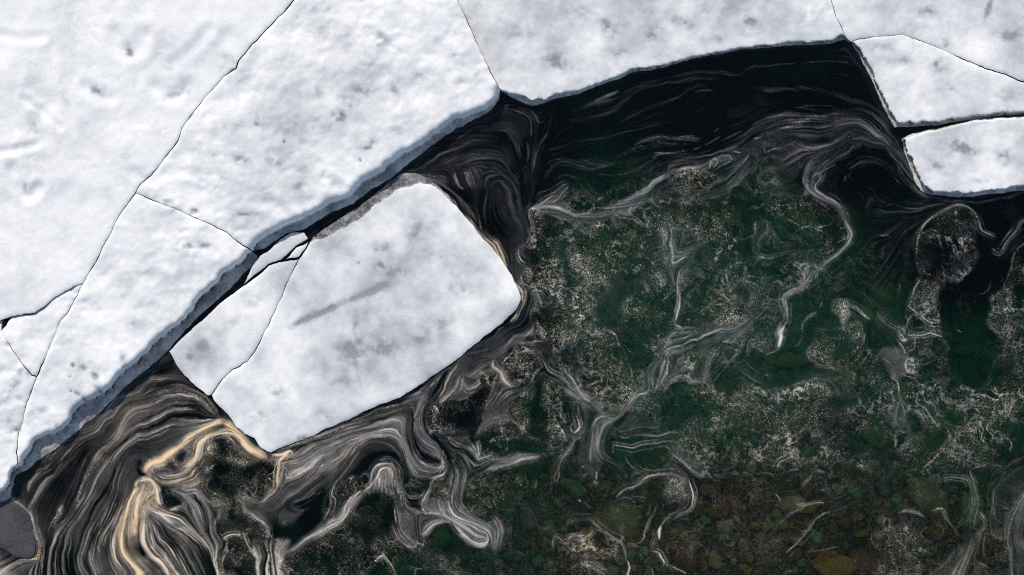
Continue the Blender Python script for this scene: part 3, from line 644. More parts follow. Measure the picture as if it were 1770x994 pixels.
R foam_raft|small dark grainy foam raft just above the wavy foam line at bottom centre|foam raft 450,60 700,30 800,60 780,170 600,190 450,160
@ 850 300 4.97
P .03 .7 0 0 8 0,0 200,0 250,300 300,350 310,560 230,620 240,740 290,850 260,990 240,960 180,850 100,720 0,600
P .10 .9 0 0 6 400,330 540,280 700,340 880,320 1050,270 1250,170 1491,20 1491,140 1300,260 1200,350 1100,370 960,400 800,420 600,380
P .17 .5 1 .3 6 320,350 440,350 640,420 660,560 580,640 600,990 280,990 300,830 360,700 350,600 330,500
P .15 .5 1 .3 10 640,640 800,560 1050,430 1250,440 1300,580 1100,760 1000,860 900,994 700,994 620,700
P .02 .5 .3 0 8 590,600 650,590 640,700 700,820 800,860 740,994 600,994
P .02 .5 .4 0 6 680,440 780,470 820,530 720,540
P .55 .3 .9 .35 6 800,450 890,430 900,540 860,550
P .40 .3 .9 .35 6 1010,440 1050,380 1085,420 1050,460
L 3 .30 .05 310,330 370,300 430,230 500,180 570,130 640,90 660,100
L 1.5 .55 .35 380,310 440,260 490,210 550,180
L 4 .20 0 340,330 450,290 540,280 620,310 720,350 820,340 920,310 1040,280 1150,230 1250,180 1350,120 1450,60 1491,20
L 1.2 .35 .1 540,290 620,310 700,345 800,350 880,330 1000,300
L 1.4 .35 .1 500,250 540,230 600,170 660,110
L 8 .12 0 1000,290 1200,220 1350,140 1491,60
L 1.6 .35 .1 1491,100 1400,220 1330,220 1260,270 1200,290 1190,340 1250,390 1300,430 1330,430
L 1.6 .4 .15 1040,320 1100,370 1200,390 1290,440
L 1.4 .4 .1 1040,320 1050,290
L 1.4 .3 .1 1040,330 960,360 910,390
L 1.6 .5 .4 700,435 760,450 800,490 830,520
L 1.6 .5 .2 310,350 320,420 330,470 330,540 350,620
G 3 .8 .5 305,350 350,330 420,350
L 1.5 .45 .2 230,620 225,690 260,740 320,760
L 1.5 .45 .2 240,610 270,600 330,640
L 1.6 .5 .3 300,840 280,900 275,970
G 2 .5 .2 930,490 980,440 1000,460
L 1.6 .5 .2 1430,450 1450,520 1470,600
G 1.5 .5 .5 1370,490 1250,560 1180,640 1100,770
G 1.3 .4 .4 1300,580 1250,700
L 1.6 .15 0 200,100 230,200 220,350 230,430
L 3.5 .9 .95 0,600 80,710 150,830 210,920 250,990
L 2 .4 .3 170,700 200,850 240,950
L 2 .07 0 700,100 720,200 800,240
L 2 .06 0 760,100 850,200 950,240
L 2 .06 0 560,40 620,20 760,60
L 1.5 .3 .1 1310,390 1380,360 1400,330 1430,360
L 2 .08 0 250,30 270,100 300,200
N 4 .8 240,0 270,110 310,210
N 5 .9 420,0 400,140 340,300
N 3 .8 305,345 310,480 340,560
N 4 .7 660,210 730,260 830,290 950,270
R foam_raft|tall glittering foam raft right of the central floe's tip|foam raft 310,345 440,345 640,420 650,560 590,640 600,1000 560,1080 280,1040 300,830 360,700 345,600 330,500
@ 1130 170 4.97
P .028 .9 0 0 8 1491,110 1300,100 1050,160 850,260 650,410 450,490 250,530 100,660 0,760 0,870 100,820 200,790 350,830 500,850 650,830 700,700 850,700 1000,590 1200,560 1491,420
P .18 .6 1 .3 8 190,650 350,620 540,680 560,740 300,790 200,740
P .20 .5 .9 .1 8 900,680 980,610 1090,740 1000,720 900,750
P .02 .5 0 0 6 560,640 690,580 640,700 560,800 480,740 600,700
L 5 .12 0 1491,115 1350,100 1200,110 1080,150 960,190 880,230 800,290 720,350 600,430 500,470 380,500 250,530 160,590 80,680 0,760
L 1.3 .3 0 1491,105 1350,98 1200,108 1080,148 960,188 880,228 800,285
L 1.5 .3 0 1491,150 1380,150 1280,190 1200,220 1120,250
G 2.5 .45 .1 1260,220 1180,240 1100,270
G 2.5 .3 .1 1420,150 1330,170
L 1.5 .28 0 0,390 80,380 180,360 280,330 380,320
L 1 .2 0 0,540 100,490 250,450 400,400 500,360 560,330
L 1 .3 0 30,482 100,482
L 2 .22 0 520,280 560,260
L 1.6 .4 .4 860,350 910,340
L 1.6 .5 .4 670,450 740,460
L 1.5 .3 0 1110,545 1200,490 1290,440 1400,410 1491,370
L 1.3 .2 0 1200,380 1250,400 1350,410 1491,380
L 1.3 .3 .1 955,470 1020,450 1090,440
L 1.3 .3 .1 955,470 945,430
L 1.3 .4 .05 480,590 490,530 520,510 540,550 510,580
L 2 .25 0 560,590 620,550 660,520 640,490 560,490
L 2 .22 0 640,740 700,650 760,560 820,490
L 1.3 .18 0 1491,430 1380,510 1320,620 1310,730 1400,800 1491,860
L 1.3 .18 0 1491,500 1440,570 1380,650 1350,730 1420,790 1491,830
L 1.8 .35 .2 1450,620 1430,690 1400,740 1420,790
L 1.6 .3 .1 0,840 60,800 130,720 150,660
L 1.6 .3 .1 160,640 220,660 300,640
L 1.6 .25 0 400,860 500,860 620,830
G 2 .3 .1 500,740 560,700
L 1.3 .2 0 860,540 880,560 940,545
N 4 .9 700,430 820,350 930,290 1050,250
N 2 .7 1150,390 1160,350 1250,330
R foam_raft|red-and-teal glinting speckled foam patch in the swirls above the green water|foam raft 160,640 350,610 560,680 570,760 300,800 190,760
@ 1300 280 4.97
P .10 .6 0 0 6 480,200 600,260 740,320 830,520 850,640 800,740 800,600 740,440 640,330 480,290
P .17 .4 1 .35 5 120,290 350,290 500,290 620,340 680,400 740,480 740,620 700,720 600,800 540,660 400,560 280,470 150,440
P .05 .8 .4 0 8 0,480 200,500 400,600 560,760 480,850 300,800 0,850
P .05 .4 0 0 5 480,850 540,860 560,930 500,990 420,990
L 4 .15 0 620,70 520,130 480,200 500,250 600,290 700,330 770,410 800,500 830,570
L 1.8 .3 .05 560,180 570,230 640,280 720,330 780,410 805,540 840,620 820,690 740,790 640,860 570,920 550,990
L 3 .3 .1 830,600 830,680 750,780 660,850 580,910
L 1.4 .3 .05 470,990 480,950 540,940 540,990
L 1.4 .3 .05 500,850 540,910 560,940
L 1.4 .2 0 470,870 440,950 430,994
L 1.2 .25 0 570,130 600,80 700,20
G 1.4 .5 .3 290,480 400,550 420,600 480,640
G 1.4 .45 .3 430,560 560,560 610,530
G 1.6 .55 .3 520,320 560,310 640,370 670,400
G 1.4 .4 .2 190,360 330,370 350,420
G 1.4 .4 .2 120,290 200,300 300,290
G 2 .4 .1 60,120 130,80 200,110 240,190
G 1.6 .4 .2 740,570 800,570 820,610 780,660 720,690
G 3 .3 .1 600,800 690,760 700,720
L 2 .1 0 60,190 150,180 230,210
L 1.4 .13 0 0,490 60,470 100,530 80,600 0,650
L 1.4 .13 0 150,560 60,650 50,750 100,800
L 1.4 .1 0 180,600 140,680 170,760
L 2 .1 0 0,820 80,830 180,810 260,790
L 1.5 .08 0 900,0 820,70 800,130
L 5 .10 0 1340,0 1380,60 1430,180 1491,260
L 2 .12 0 1250,0 1300,130 1400,240 1491,300
G 2 .12 0 1130,10 1200,100 1270,200
L 1.5 .08 0 1040,310 980,400
L 2 .06 0 1060,400 1200,450 1350,440 1491,400
L 2 .06 0 1330,350 1491,350
L 1 .25 0 1090,635 1160,628
N 1.8 .95 270,430 400,540 420,600 520,670 560,620 650,630
N 1.8 .95 650,630 640,500 560,400 520,350 410,300
N 2 .9 180,350 350,350 400,310
N 5 1 380,300 370,340
N 4 1 540,430 600,480
N 1.5 .8 400,340 500,370 560,370
R foam_raft|cracked foam raft with dark fissures inside the rounded curl of foam|foam raft 120,280 350,280 500,285 630,330 700,400 750,480 750,620 700,720 600,800 540,690 400,600 280,490 130,440
@ 880 480 4.97
P .10 .85 0 .05 5 130,100 200,130 280,130 340,170 260,250 200,300 200,380 230,450 160,520 60,600 0,660 0,380 80,290 120,200
P .16 .5 1 .4 8 280,230 500,170 650,190 700,330 560,400 500,480 560,560 430,600 300,560 270,400
P .15 .4 1 .4 10 940,300 1100,240 1260,340 1270,450 1150,590 1020,530 940,430
P .17 .5 1 .35 8 590,640 740,560 850,450 930,560 1000,640 1060,860 1070,970 900,950 700,900 640,800
P .02 .4 .2 0 8 700,380 760,260 900,220 930,300 930,430 850,440 760,430
P .02 .4 .2 0 8 400,620 560,600 620,700 620,880 560,780 440,700
L 2.8 .95 .95 40,0 80,60 110,130 105,210 60,290 0,370
L 1.6 .8 .4 185,300 185,350
L 1.6 .5 .2 240,380 260,430 290,490 290,520
L 1.6 .6 .2 150,80 170,130
L 2 .5 .3 200,530 260,530
L 2.4 .4 .2 60,600 120,560 180,530
L 1.4 .4 .2 130,0 140,80
G 1.5 .5 .3 850,450 910,490 940,560 970,600
G 1.5 .5 .3 980,580 1020,680 1050,800 1060,860
G 1.5 .45 .2 590,420 580,500 560,570
G 1.5 .45 .2 650,400 600,420
G 1.5 .4 .3 350,560 420,530 490,590
G 1.8 .5 .2 1000,580 1060,640 1100,660
G 1.5 .4 .2 850,830 860,870 960,920 1060,980
G 1.5 .4 .2 650,940 720,910 800,880
G 1.5 .4 .2 740,440 780,470 820,430
L 3.5 .85 .1 1400,400 1450,420 1491,440
L 1.6 .5 .1 1440,0 1450,100 1450,200 1430,300 1410,380
L 3 .85 .1 1270,650 1310,690
L 2.5 .85 .1 1290,650 1330,620 1400,590 1470,595
L 1.5 .4 0 1310,700 1250,780 1220,860 1220,980
L 1.5 .45 0 1330,720 1330,830 1290,920 1230,980
L 1.5 .4 0 1350,730 1360,850 1300,950
N 4 .8 260,90 320,140 340,170
N 6 .9 180,480 130,520
R foam_raft|reddish glinting foam raft facing the tip of the central floe across the channel|foam raft 270,220 500,165 660,190 710,330 560,400 500,480 560,570 430,605 290,570 260,400
R foam_raft|oval yellowish grainy foam raft left of the vertical white foam line|foam raft 935,290 1100,230 1270,330 1280,460 1150,600 1020,540 930,440
R foam_raft|leaf-shaped foam raft with scalloped rims in the middle of the green water|foam raft 585,640 740,550 850,440 940,560 1010,640 1070,860 1090,980 980,1040 900,1100 780,1060 700,900 640,800
@ 1100 360 4.97
P .06 .8 .4 .05 8 230,120 500,250 600,280 480,480 400,600 380,740 500,820 400,900 320,990 300,880 320,700 300,600 220,430 160,250
P .20 .4 1 .4 8 560,700 700,680 860,880 840,990 690,980 600,850
P .16 .4 1 .3 8 480,600 560,620 580,760 500,740
P .10 .5 1 .1 10 760,580 950,430 1120,570 1100,700 1000,700
P .11 .5 1 .4 12 550,60 800,40 780,200 600,200
P .02 .5 .1 0 8 500,360 580,320 580,420 540,490 500,450
P .02 .5 .1 0 8 780,640 950,620 1000,700 960,820 860,760
L 3 .85 .2 185,155 210,200 240,240 235,295
L 1.8 .6 .1 250,310 280,350 290,410 320,470 370,450 440,390
L 2.5 .85 .2 390,495 350,540 350,640 350,700
L 1.8 .6 .15 365,720 360,820 345,900 330,994
L 1 .25 .1 320,320 330,370 380,380 450,350
L 1 .2 .1 480,420 490,480 420,560
L 1 .25 .1 400,600 380,660
L 1.5 .28 0 0,95 60,135 130,60
L 1.8 .4 0 90,90 140,55
L 1.8 .45 0 130,0 170,50 210,60
L 1.3 .3 .1 220,775 260,740 330,700
L 3 .4 .05 1491,555 1430,640 1350,710 1270,770 1270,840 1310,920 1310,990
L 1.4 .4 .05 1430,560 1420,640 1340,700 1280,750
L 1.4 .5 .1 1315,830 1330,900 1325,980
L 1.5 .25 0 1220,740 1290,690 1370,650
L 2 .35 .2 1090,790 1070,870
L 1.6 .25 0 1200,800 1280,820 1290,900
L 1.3 .2 0 1000,960 1100,860 1150,800
L 2 .12 0 1090,80 1110,140 1060,220 1000,290 1010,350 1080,390 1150,400
L 2 .1 0 1050,150 950,230 830,280
L 2 .1 0 1080,190 960,260 860,300
L 2 .1 0 1140,160 1200,250
L 1.6 .35 .1 1040,410 1110,420 1180,410
G 1.4 .3 .1 950,470 1060,520 1120,580
N 5 .8 1050,330 1100,370 1200,350 1300,360
N 3 .7 500,470 600,540 700,540
R foam_raft|coarse bright-flecked foam raft right of the vertical white foam line|foam raft 550,700 700,670 870,880 850,1000 690,1000 600,860
@ 1080 520 4.97
P .06 .9 .1 .05 8 340,380 500,280 700,210 900,230 1050,140 1100,130 1000,300 850,340 750,500 680,680 560,680 500,600 400,700 250,800 100,800 200,600
P .12 .5 1 .3 10 0,0 270,50 220,400 100,350 0,250
P .10 .4 1 .4 12 500,430 650,430 640,600 520,560
P .08 .5 1 .3 12 480,850 700,800 780,900 650,994 450,960
P .12 .5 .9 0 12 120,820 230,790 350,860 340,990 150,990
P .012 .4 0 0 8 760,740 880,650 920,560 1000,600 960,780 850,800
P .012 .4 0 0 8 1000,500 1160,620 1300,620 1320,560 1300,480 1160,480 1100,420 1040,400
L 5 .95 .2 460,220 480,240 510,250
L 1.8 .5 .1 490,240 560,260 620,300
L 1.6 .6 .1 510,170 550,180 545,230 510,230
L 1.4 .25 0 450,170 500,135 570,130 640,160 690,210
L 1.5 .35 .1 430,180 430,60 450,0
L 3 .3 0 620,300 520,330 430,300 380,330 340,380
L 1.4 .45 0 350,360 400,290 480,270 560,290
L 4.5 .95 .15 280,450 300,490
L 3.5 .9 .15 300,460 330,420 380,390 470,395
L 2 .7 .1 345,490 360,430 420,400
L 1.8 .4 0 470,390 560,370 640,360 700,300 800,250 920,240 1000,200 1100,120
L 1.4 .35 0 340,500 370,540 400,580 430,590
L 1.4 .35 0 300,510 240,590 200,700
L 1.8 .5 .1 320,510 350,600 340,680 250,770 200,800
L 1.3 .3 0 280,560 260,680 250,770
L 1.8 .45 .05 320,770 400,690 480,640 540,640 580,680 650,690
L 1.6 .4 .05 330,750 430,670 500,600
L 2.2 .5 .1 200,800 100,810 50,850 0,930
L 1.5 .3 0 190,590 240,560 300,510
L 1.3 .2 0 850,350 800,430 750,520 700,620 670,690
L 1.3 .2 0 690,690 780,620 870,540 950,480
L 1.3 .16 0 870,380 850,470 800,540
L 1.3 .16 0 960,400 960,460 900,540 840,610
L 1.5 .18 0 1040,300 1000,380 980,480
L 1.5 .25 0 1060,480 1060,400 1080,340 1110,350 1110,400
L 1.5 .14 0 1050,500 1080,570 1150,620
L 1.5 .13 0 1000,610 1150,710 1280,720
L 5 .9 .2 1370,200 1330,260 1340,310 1330,390
G 5 .5 .2 1390,230 1370,300 1350,380
L 1.8 .55 .1 1400,190 1460,180
L 1.5 .45 .2 1340,400 1280,430 1230,455
L 1.4 .4 .05 1370,0 1410,80 1410,160 1380,190
L 1.4 .5 .05 1415,30 1430,130 1400,190
G 2 .4 .2 1150,310 1230,300
G 2 .3 .2 1140,400 1200,440
L 1 .6 .1 1205,629 1225,629
L 1.5 .12 0 760,720 740,780 800,840 900,850
N 3 .8 960,590 1060,680 1140,720 1230,720
N 3 .7 640,420 700,330 800,260
N 3 .8 470,140 520,120 640,140 700,200
R foam_raft|dull purple-black foam raft where the forked foam strands meet|foam raft 110,810 230,780 360,860 345,1000 140,1000
@ 1350 480 4.97
P .14 .4 1 .25 6 300,430 540,420 660,410 720,500 700,560 830,650 840,720 640,880 560,760 400,770 290,740 240,640
P .13 .5 .9 0 6 1160,60 1230,10 1340,60 1340,230 1200,290 1100,240 1120,150
P .09 .5 .9 0 5 1080,350 1170,300 1330,290 1360,440 1250,480 1080,470
P .08 .5 .9 .1 6 1080,640 1130,530 1370,510 1380,700 1250,720 1100,820 1070,720
P .30 .4 1 .2 5 420,230 470,180 560,200 590,250 580,340 540,410 510,320 430,270
P .14 .6 .1 .05 6 850,640 1000,600 1060,640 1060,800 1000,890 920,800
P .10 .5 1 .15 10 630,930 860,850 1000,930 980,994 600,994
P .15 .5 1 .35 8 180,930 330,930 400,994 150,994
P .01 .3 .1 0 8 320,290 420,280 500,330 460,390 340,390
P .01 .3 .1 0 10 740,60 950,100 1040,220 960,270 800,180 740,120
P .02 .3 .1 0 8 440,780 600,780 620,860 560,980 440,980 380,860
L 3.5 .22 0 230,0 180,70 90,140 30,200 40,270 80,310 80,370
G 4 .40 .2 310,280 250,340 190,400 170,480 160,560 120,590
G 3 .4 .2 355,190 340,230
G 4 .40 .2 590,240 660,270 710,330 760,380
G 7 .38 .1 810,290 880,350 960,400 1010,450 1040,510
L 1.6 .5 .1 1000,400 1040,450 1050,510 1080,520
G 1.4 .45 .2 250,580 230,640 260,710 320,750
G 1.4 .45 .2 720,500 700,580 600,650
G 1.2 .45 .2 730,600 660,680 590,750
G 1.2 .45 .3 830,690 740,790 650,860
G 1.2 .45 .3 840,720 760,800 690,850
G 1.2 .4 .3 780,640 700,720 640,800
G 1.2 .4 .3 660,600 600,680 560,700
G 1.2 .35 .2 400,540 520,520 700,520
G 1.6 .4 .2 320,750 400,780 460,740
L 3.5 .85 .2 1030,515 1050,525 1080,525
L 1.6 .55 .1 1000,520 1040,580 1060,650
G 2 .5 .05 1200,10 1150,90 1130,170 1090,240
L 1.5 .45 .05 1090,240 1130,280 1200,330 1280,380 1360,390
L 1.5 .45 .05 1180,300 1310,260
L 1.5 .4 .05 1140,310 1090,360 1065,430
L 1.4 .45 .05 1090,490 1090,460 1120,460
L 1.6 .45 .05 1090,490 1200,495 1280,475 1380,500
L 1.6 .5 .05 1150,520 1140,600 1090,630
L 1.5 .4 .05 1080,680 1070,760 1100,820 1180,810
L 1.2 .35 .1 1180,670 1330,610
L 1.5 .4 .1 1220,750 1290,720 1350,690
L 1.2 .35 .1 1270,740 1370,790
G 1.4 .4 .1 1340,280 1370,370 1300,360
G 2 .35 .05 1340,60 1380,100 1340,230
L 2.5 .55 .2 920,830 970,880 1000,900
L 2.5 .6 .4 1000,900 1000,994
G 1.6 .45 .3 1040,850 1100,890 1200,920 1280,980
G 1.4 .4 .2 1050,850 1150,870 1180,930
G 1.8 .45 .5 200,910 300,950 370,990
L 1 .2 0 880,700 960,760 990,860
L 1 .2 0 1040,680 1010,780 1000,870
L 1.2 .15 0 1020,50 1015,100
N 1.2 .9 240,570 300,440 290,600
N 1.2 .9 660,430 665,500
N 2 .9 530,420 555,440 580,400
R foam_raft|striped foam raft with parallel diagonal ribs on its right side|foam raft 290,420 540,410 670,400 740,500 850,650 860,730 640,890 560,770 400,780 280,750 230,640
R foam_raft|narrow pillar of lilac-grey foam below the round raft at right|foam raft 1150,50 1230,0 1350,50 1350,240 1370,440 1380,720 1250,740 1100,830 1060,720 1080,640 1130,520 1070,450 1080,350 1090,240 1110,150
R foam_raft|small nose-shaped clot of bright foam above the striped raft|foam raft 410,230 470,170 565,190 600,250 590,340 540,420 505,320 420,275
@ 1540 340 2.922
P .085 .5 .9 0 6 170,140 230,80 320,45 400,60 440,100 440,260 390,380 330,430 250,400 160,385 135,300 150,210
P .03 .5 .8 0 12 220,280 330,300 300,390 220,360
P .09 .5 1 .15 6 690,240 640,270 590,400 570,460 500,520 490,640 540,700 620,760 690,750
P .05 .6 1 .1 10 440,960 520,920 690,860 690,1000 400,1000
P .006 .3 0 0 10 300,450 440,380 480,480 480,640 540,760 500,900 400,960 300,860 270,700 270,500
G 2.5 .38 .1 140,330 140,240 170,150 220,100 300,55 360,42 410,65 440,100
L 2 .24 .1 440,100 460,150 500,185 520,200
G 2 .3 .05 130,330 165,385 200,400
G 2 .2 .05 165,185 220,170 250,200 260,280
L 2 .35 .1 670,120 640,150 610,200 570,250 540,285 510,265
G 1.6 .38 .1 672,240 620,310 590,400 565,460 600,500
L 1.4 .35 .1 540,480 500,540 490,570
L 1.4 .35 .1 500,590 570,590
L 1.4 .35 .1 490,640 520,670 560,690
L 1.4 .3 .1 530,490 540,560
G 1.6 .35 .1 620,740 640,780 630,860
G 1.4 .3 .1 500,540 540,620 600,600
L 1.4 .3 .1 600,380 640,360 690,370
L 1.2 .12 0 440,495 480,480 500,420
L 1.2 .2 0 555,430 560,400
L 1 .4 .1 335,672 350,682
R foam_raft|round lilac-speckled foam raft hanging under the right-hand ice block|foam raft 160,140 230,75 320,38 410,55 450,100 450,260 400,380 330,435 250,405 150,390 125,300 140,210
R foam_raft|ragged brown-grey foam raft cut off by the right edge beside the dark pool|foam raft 720,220 640,265 590,395 560,460 490,520 480,640 540,705 620,770 720,770
@ 980 660 4.97
P .05 .7 .1 0 8 140,140 600,110 560,250 480,350 400,450 250,760 180,800 100,650 130,400
P .15 .5 1 .4 8 250,0 550,20 580,100 480,250 400,250 320,280 250,160
P .09 .6 .9 0 8 620,130 800,100 850,220 700,290 560,260
P .07 .5 .9 .4 14 960,100 1200,60 1400,300 1300,400 1150,330 960,280
P .13 .5 .8 .2 10 820,830 960,850 1040,990 860,990
P .07 .6 .4 0 10 900,580 1000,580 1200,740 1250,800 1100,780
P .008 .3 0 0 5 350,460 440,480 540,500 700,460 860,450 960,460 960,520 900,500 700,530 560,555 400,545 380,620 420,680 350,600
P .008 .3 0 0 6 880,640 1000,720 1100,790 1220,800 1200,850 1100,890 1000,780
P .06 .7 .2 0 8 430,400 500,300 700,320 900,400 840,430 600,450 500,480
L 2.5 .4 .1 0,60 80,100 140,140 190,170
L 1.6 .45 .1 60,20 120,90 200,170
L 5 .22 .05 600,110 550,160 520,220 460,290 400,330 330,310 280,310 240,340 230,420 210,520 200,640
L 1.4 .45 .2 230,380 240,330 290,305 350,320 420,330
L 1.4 .45 .1 215,400 210,500 205,640
L 6 .25 .05 400,350 330,370 290,430 270,520 280,600 340,680 430,720 500,760
L 1.4 .35 0 390,350 320,390 300,470 300,560 340,640 420,690
L 1.4 .3 0 250,400 255,520 260,600
L 2.5 .6 .1 400,455 440,470 500,490 540,470
L 1.6 .4 .05 540,465 650,450 780,450 860,430 900,435 950,440 980,480 970,530 930,580
L 1.5 .45 .05 390,560 400,550 470,560 560,565 640,540 740,520 840,500 910,500 940,540 900,580
G 3 .55 .1 820,540 860,570 880,590
L 1.3 .3 0 390,560 400,620
L 1.2 .25 0 350,470 345,520 370,460
L 1.6 .3 0 870,590 930,640 1010,700 1090,760 1200,810
L 1.8 .45 .1 600,730 650,770 720,780 850,770 930,775 1000,810 1050,870 1080,950 1080,994
L 3 .45 .2 420,990 500,920 560,905 620,870 700,810 800,790 880,785 980,820 1040,880 1065,950
L 2 .65 .3 530,920 580,900
L 1.3 .25 0 590,700 600,740
L 1.3 .22 0 500,640 520,690 600,760
G 4 .7 .1 220,860 250,870
L 1.2 .5 .1 235,780 235,840
G 3 .3 .2 1220,780 1250,820
L 1.5 .3 .3 1430,795 1480,797
G 1.5 .5 .4 260,200 300,250 320,280
G 1.5 .5 .4 340,160 370,200 400,240
N 4 .8 520,260 480,330 430,370 370,400
@ 980 794 4.97
P .11 .4 .9 .8 12 420,390 560,400 640,560 620,680 480,680
P .09 .5 1 .6 6 0,700 150,650 260,620 450,740 380,830 200,830 0,850
P .08 .5 1 .6 8 40,960 200,890 330,940 300,994 40,994
L 1.8 .6 .3 1040,160 1080,250 1080,330 1060,400 1010,450 940,490 880,510 840,560
L 4 .65 .3 830,570 800,620 790,680
G 3 .5 .3 960,480 1010,440
L 1.5 .45 .3 790,600 760,660 740,740 735,780
L 1.5 .3 0 760,380 740,480 700,560 670,620 660,680 630,720
L 1.3 .22 0 830,380 820,440
L 2.5 .8 .5 740,790 790,810 800,850 820,900 815,930
L 1.6 .45 .4 650,750 700,790 740,790
L 1.6 .4 .4 830,905 920,930 1020,970
L 1.8 .35 .4 240,500 260,560 330,620 400,680 460,720 500,790 520,860
L 4 .2 .2 260,600 380,660 480,740
L 2.5 .75 .7 530,870 540,930 520,990
L 1.6 .5 .4 0,700 30,650 90,640 150,670 190,640 240,615
G 1.4 .4 .4 150,680 200,650
L 1.4 .5 .5 30,970 60,920 130,890 200,880 270,930 330,940
G 2 .4 .4 200,830 300,780 400,760 450,740
L 1.4 .2 .1 560,400 500,350 450,370 380,390
L 1.2 .2 0 500,330 600,320 680,330
G 1.5 .4 .3 880,680 860,760 850,800
L 1.2 .3 .3 900,700 950,710
L 3 .9 .1 108,360 115,366
L 1.3 .3 .3 720,960 740,994
L 1.3 .2 .1 0,560 60,500 150,505 240,500
R foam_raft|branching brown foam crust with cream rims at the bottom left of the yellow-olive boulder|foam raft -10,690 30,640 90,630 150,660 250,605 460,740 390,840 200,840 0,860
@ 1220 640 4.97
P .07 .5 1 .3 10 0,320 230,370 550,310 820,280 820,500 600,760 200,820 0,500
P .15 .4 1 .6 5 820,200 860,110 1000,140 1050,200 940,340 820,300
P .10 .5 1 .1 10 740,280 1000,340 1330,300 1491,350 1491,500 1240,640 1180,800 1080,700 930,500
P .15 .4 1 .3 6 1300,820 1400,780 1491,800 1380,870
P .01 .3 .1 0 10 1050,200 1300,200 1330,300 1180,330 1070,300
P .01 .3 .1 0 10 820,520 900,560 960,700 900,760 800,700
G 1.4 .5 .5 850,100 900,130 980,140 1040,190
G 1.3 .35 .3 740,130 800,110 850,90
L 1.8 .6 .4 600,850 630,800 700,760 740,745 790,775
L 1.6 .5 .2 660,920 720,880 790,850
G 1.3 .25 .2 120,800 180,700 230,600
G 1.3 .25 .2 250,570 330,590
G 1.3 .3 .3 150,510 220,440 230,390
G 1.3 .3 .3 530,400 550,480
G 4 .3 .1 930,840 900,910 830,980
L 2 .12 0 300,0 400,90 480,130 560,130
L 1.3 .14 .1 260,470 360,460 450,500
G 2 .25 .2 380,300 450,340 560,320
G 2 .3 .4 1100,790 1170,800
N 1.5 .9 820,320 900,350 960,400 980,480 940,520
R foam_raft|hand-sized knobby foam raft with a yellow rim right of the broad dark green stone|foam raft 815,200 850,95 1000,130 1060,200 950,350 815,305
@ 1220 794 4.97
P .09 .4 1 .6 8 700,310 840,330 820,420 720,440 650,400
L 2.2 .45 .2 700,800 780,730 860,640 930,560 990,490 1060,470
L 1.6 .4 .3 640,540 680,500 740,460 820,430 880,390 1000,390
L 1.5 .35 .2 700,580 780,600 850,620
G 1.6 .4 .1 1140,750 1050,780 980,800 890,800
G 4 .35 .1 820,260 870,200 920,150
G 2 .3 .2 690,270 800,270
L 1.5 .25 .2 700,970 800,950
L 1.4 .25 .2 870,994 900,960 1010,920
G 2.5 .35 .3 1310,760 1300,880 1400,880
G 2 .25 .2 960,270 1000,280 1040,240
G 2 .25 .3 370,450 420,550 500,540
L 1.2 .4 .4 640,330 600,280
L 1.2 .2 .4 680,320 850,340
@ 1470 640 4.97
P .08 .6 .1 0 8 400,210 480,330 600,400 600,540 520,580 470,500 400,480 330,400
P .09 .5 1 .1 10 700,100 1100,200 1150,350 1000,330 800,260 650,180
P .10 .5 1 .2 10 850,560 1100,480 1250,560 1100,800 800,880 650,830 760,650
P .20 .4 1 .1 8 430,560 560,580 590,700 480,720
P .07 .5 1 .2 12 1150,150 1400,100 1491,400 1350,600 1200,500
P .12 .5 1 .1 10 100,120 330,100 330,500 200,480 60,200
P .01 .3 .1 0 8 500,330 600,400 610,520 500,560 480,400
P .01 .3 .1 0 6 600,520 760,520 780,640 720,690 640,680
P .01 .3 .1 0 8 800,350 980,360 960,470 840,480
L 2.5 .65 .4 400,90 400,190
L 2 .5 .3 320,20 370,90
L 1.5 .3 0 410,210 470,320 470,430
L 1.5 .3 0 430,220 530,320 620,390 650,450
L 1.3 .25 0 400,210 390,350 390,440
L 1.6 .4 .1 540,300 640,320 680,390 720,460 760,500
L 1.5 .35 .1 620,380 640,460 680,500
L 2 .5 .2 440,490 400,490 385,560 380,650
G 1.6 .5 .3 450,50 540,80 560,130 680,190
G 1.4 .45 .1 960,220 1080,215 1095,340
G 1.4 .45 .1 1130,140 1110,200 1130,300
G 1.4 .35 .1 1180,100 1220,60
G 2 .8 .7 1070,825 1170,800
G 1.4 .4 .2 540,750 580,790 590,880
L 4 .07 0 1491,760 1350,830 1280,994
G 1.4 .35 .1 1340,560 1400,640 1380,700
G 1.5 .3 .1 1100,360 1180,330
G 2 .4 .3 240,780 330,700 360,680
G 2 .35 .1 640,830 720,760 800,680
@ 1470 794 4.97
P .05 .9 .1 .3 8 880,780 1180,650 1240,860 1300,994 700,994
P .08 .5 1 .4 12 250,640 600,640 780,800 500,994 250,900
P .025 .9 .2 .1 12 1180,994 1200,400 1350,150 1491,60 1491,994
L 1.6 .4 .1 780,200 850,160 930,160 1010,175 1040,220 1060,300
L 1.2 .6 .5 960,180 1020,175
L 5 .13 0 1040,90 1080,200 1080,300 1050,450 1030,600
L 1.3 .28 0 1050,250 1040,400 1020,560
L 1.3 .25 0 1090,200 1100,400 1060,560
L 1.5 .35 .1 1110,450 1160,520 1160,590 1110,640 1100,720
L 3 .13 .05 1491,60 1350,150 1240,260 1220,400 1200,560 1230,700 1240,860 1300,980
L 2 .13 .05 1491,300 1430,400 1380,540 1350,650 1360,800 1390,994
L 1.4 .15 .05 1491,470 1450,560 1440,660 1480,780
L 1.4 .2 .05 1300,580 1290,700 1300,850
G 4 .5 .3 400,470 470,450 560,460 620,490
G 4 .5 .4 700,440 780,430 840,500
G 3 .55 .4 780,440 830,520 900,590 930,650
G 1.6 .4 .3 660,560 600,640 660,700
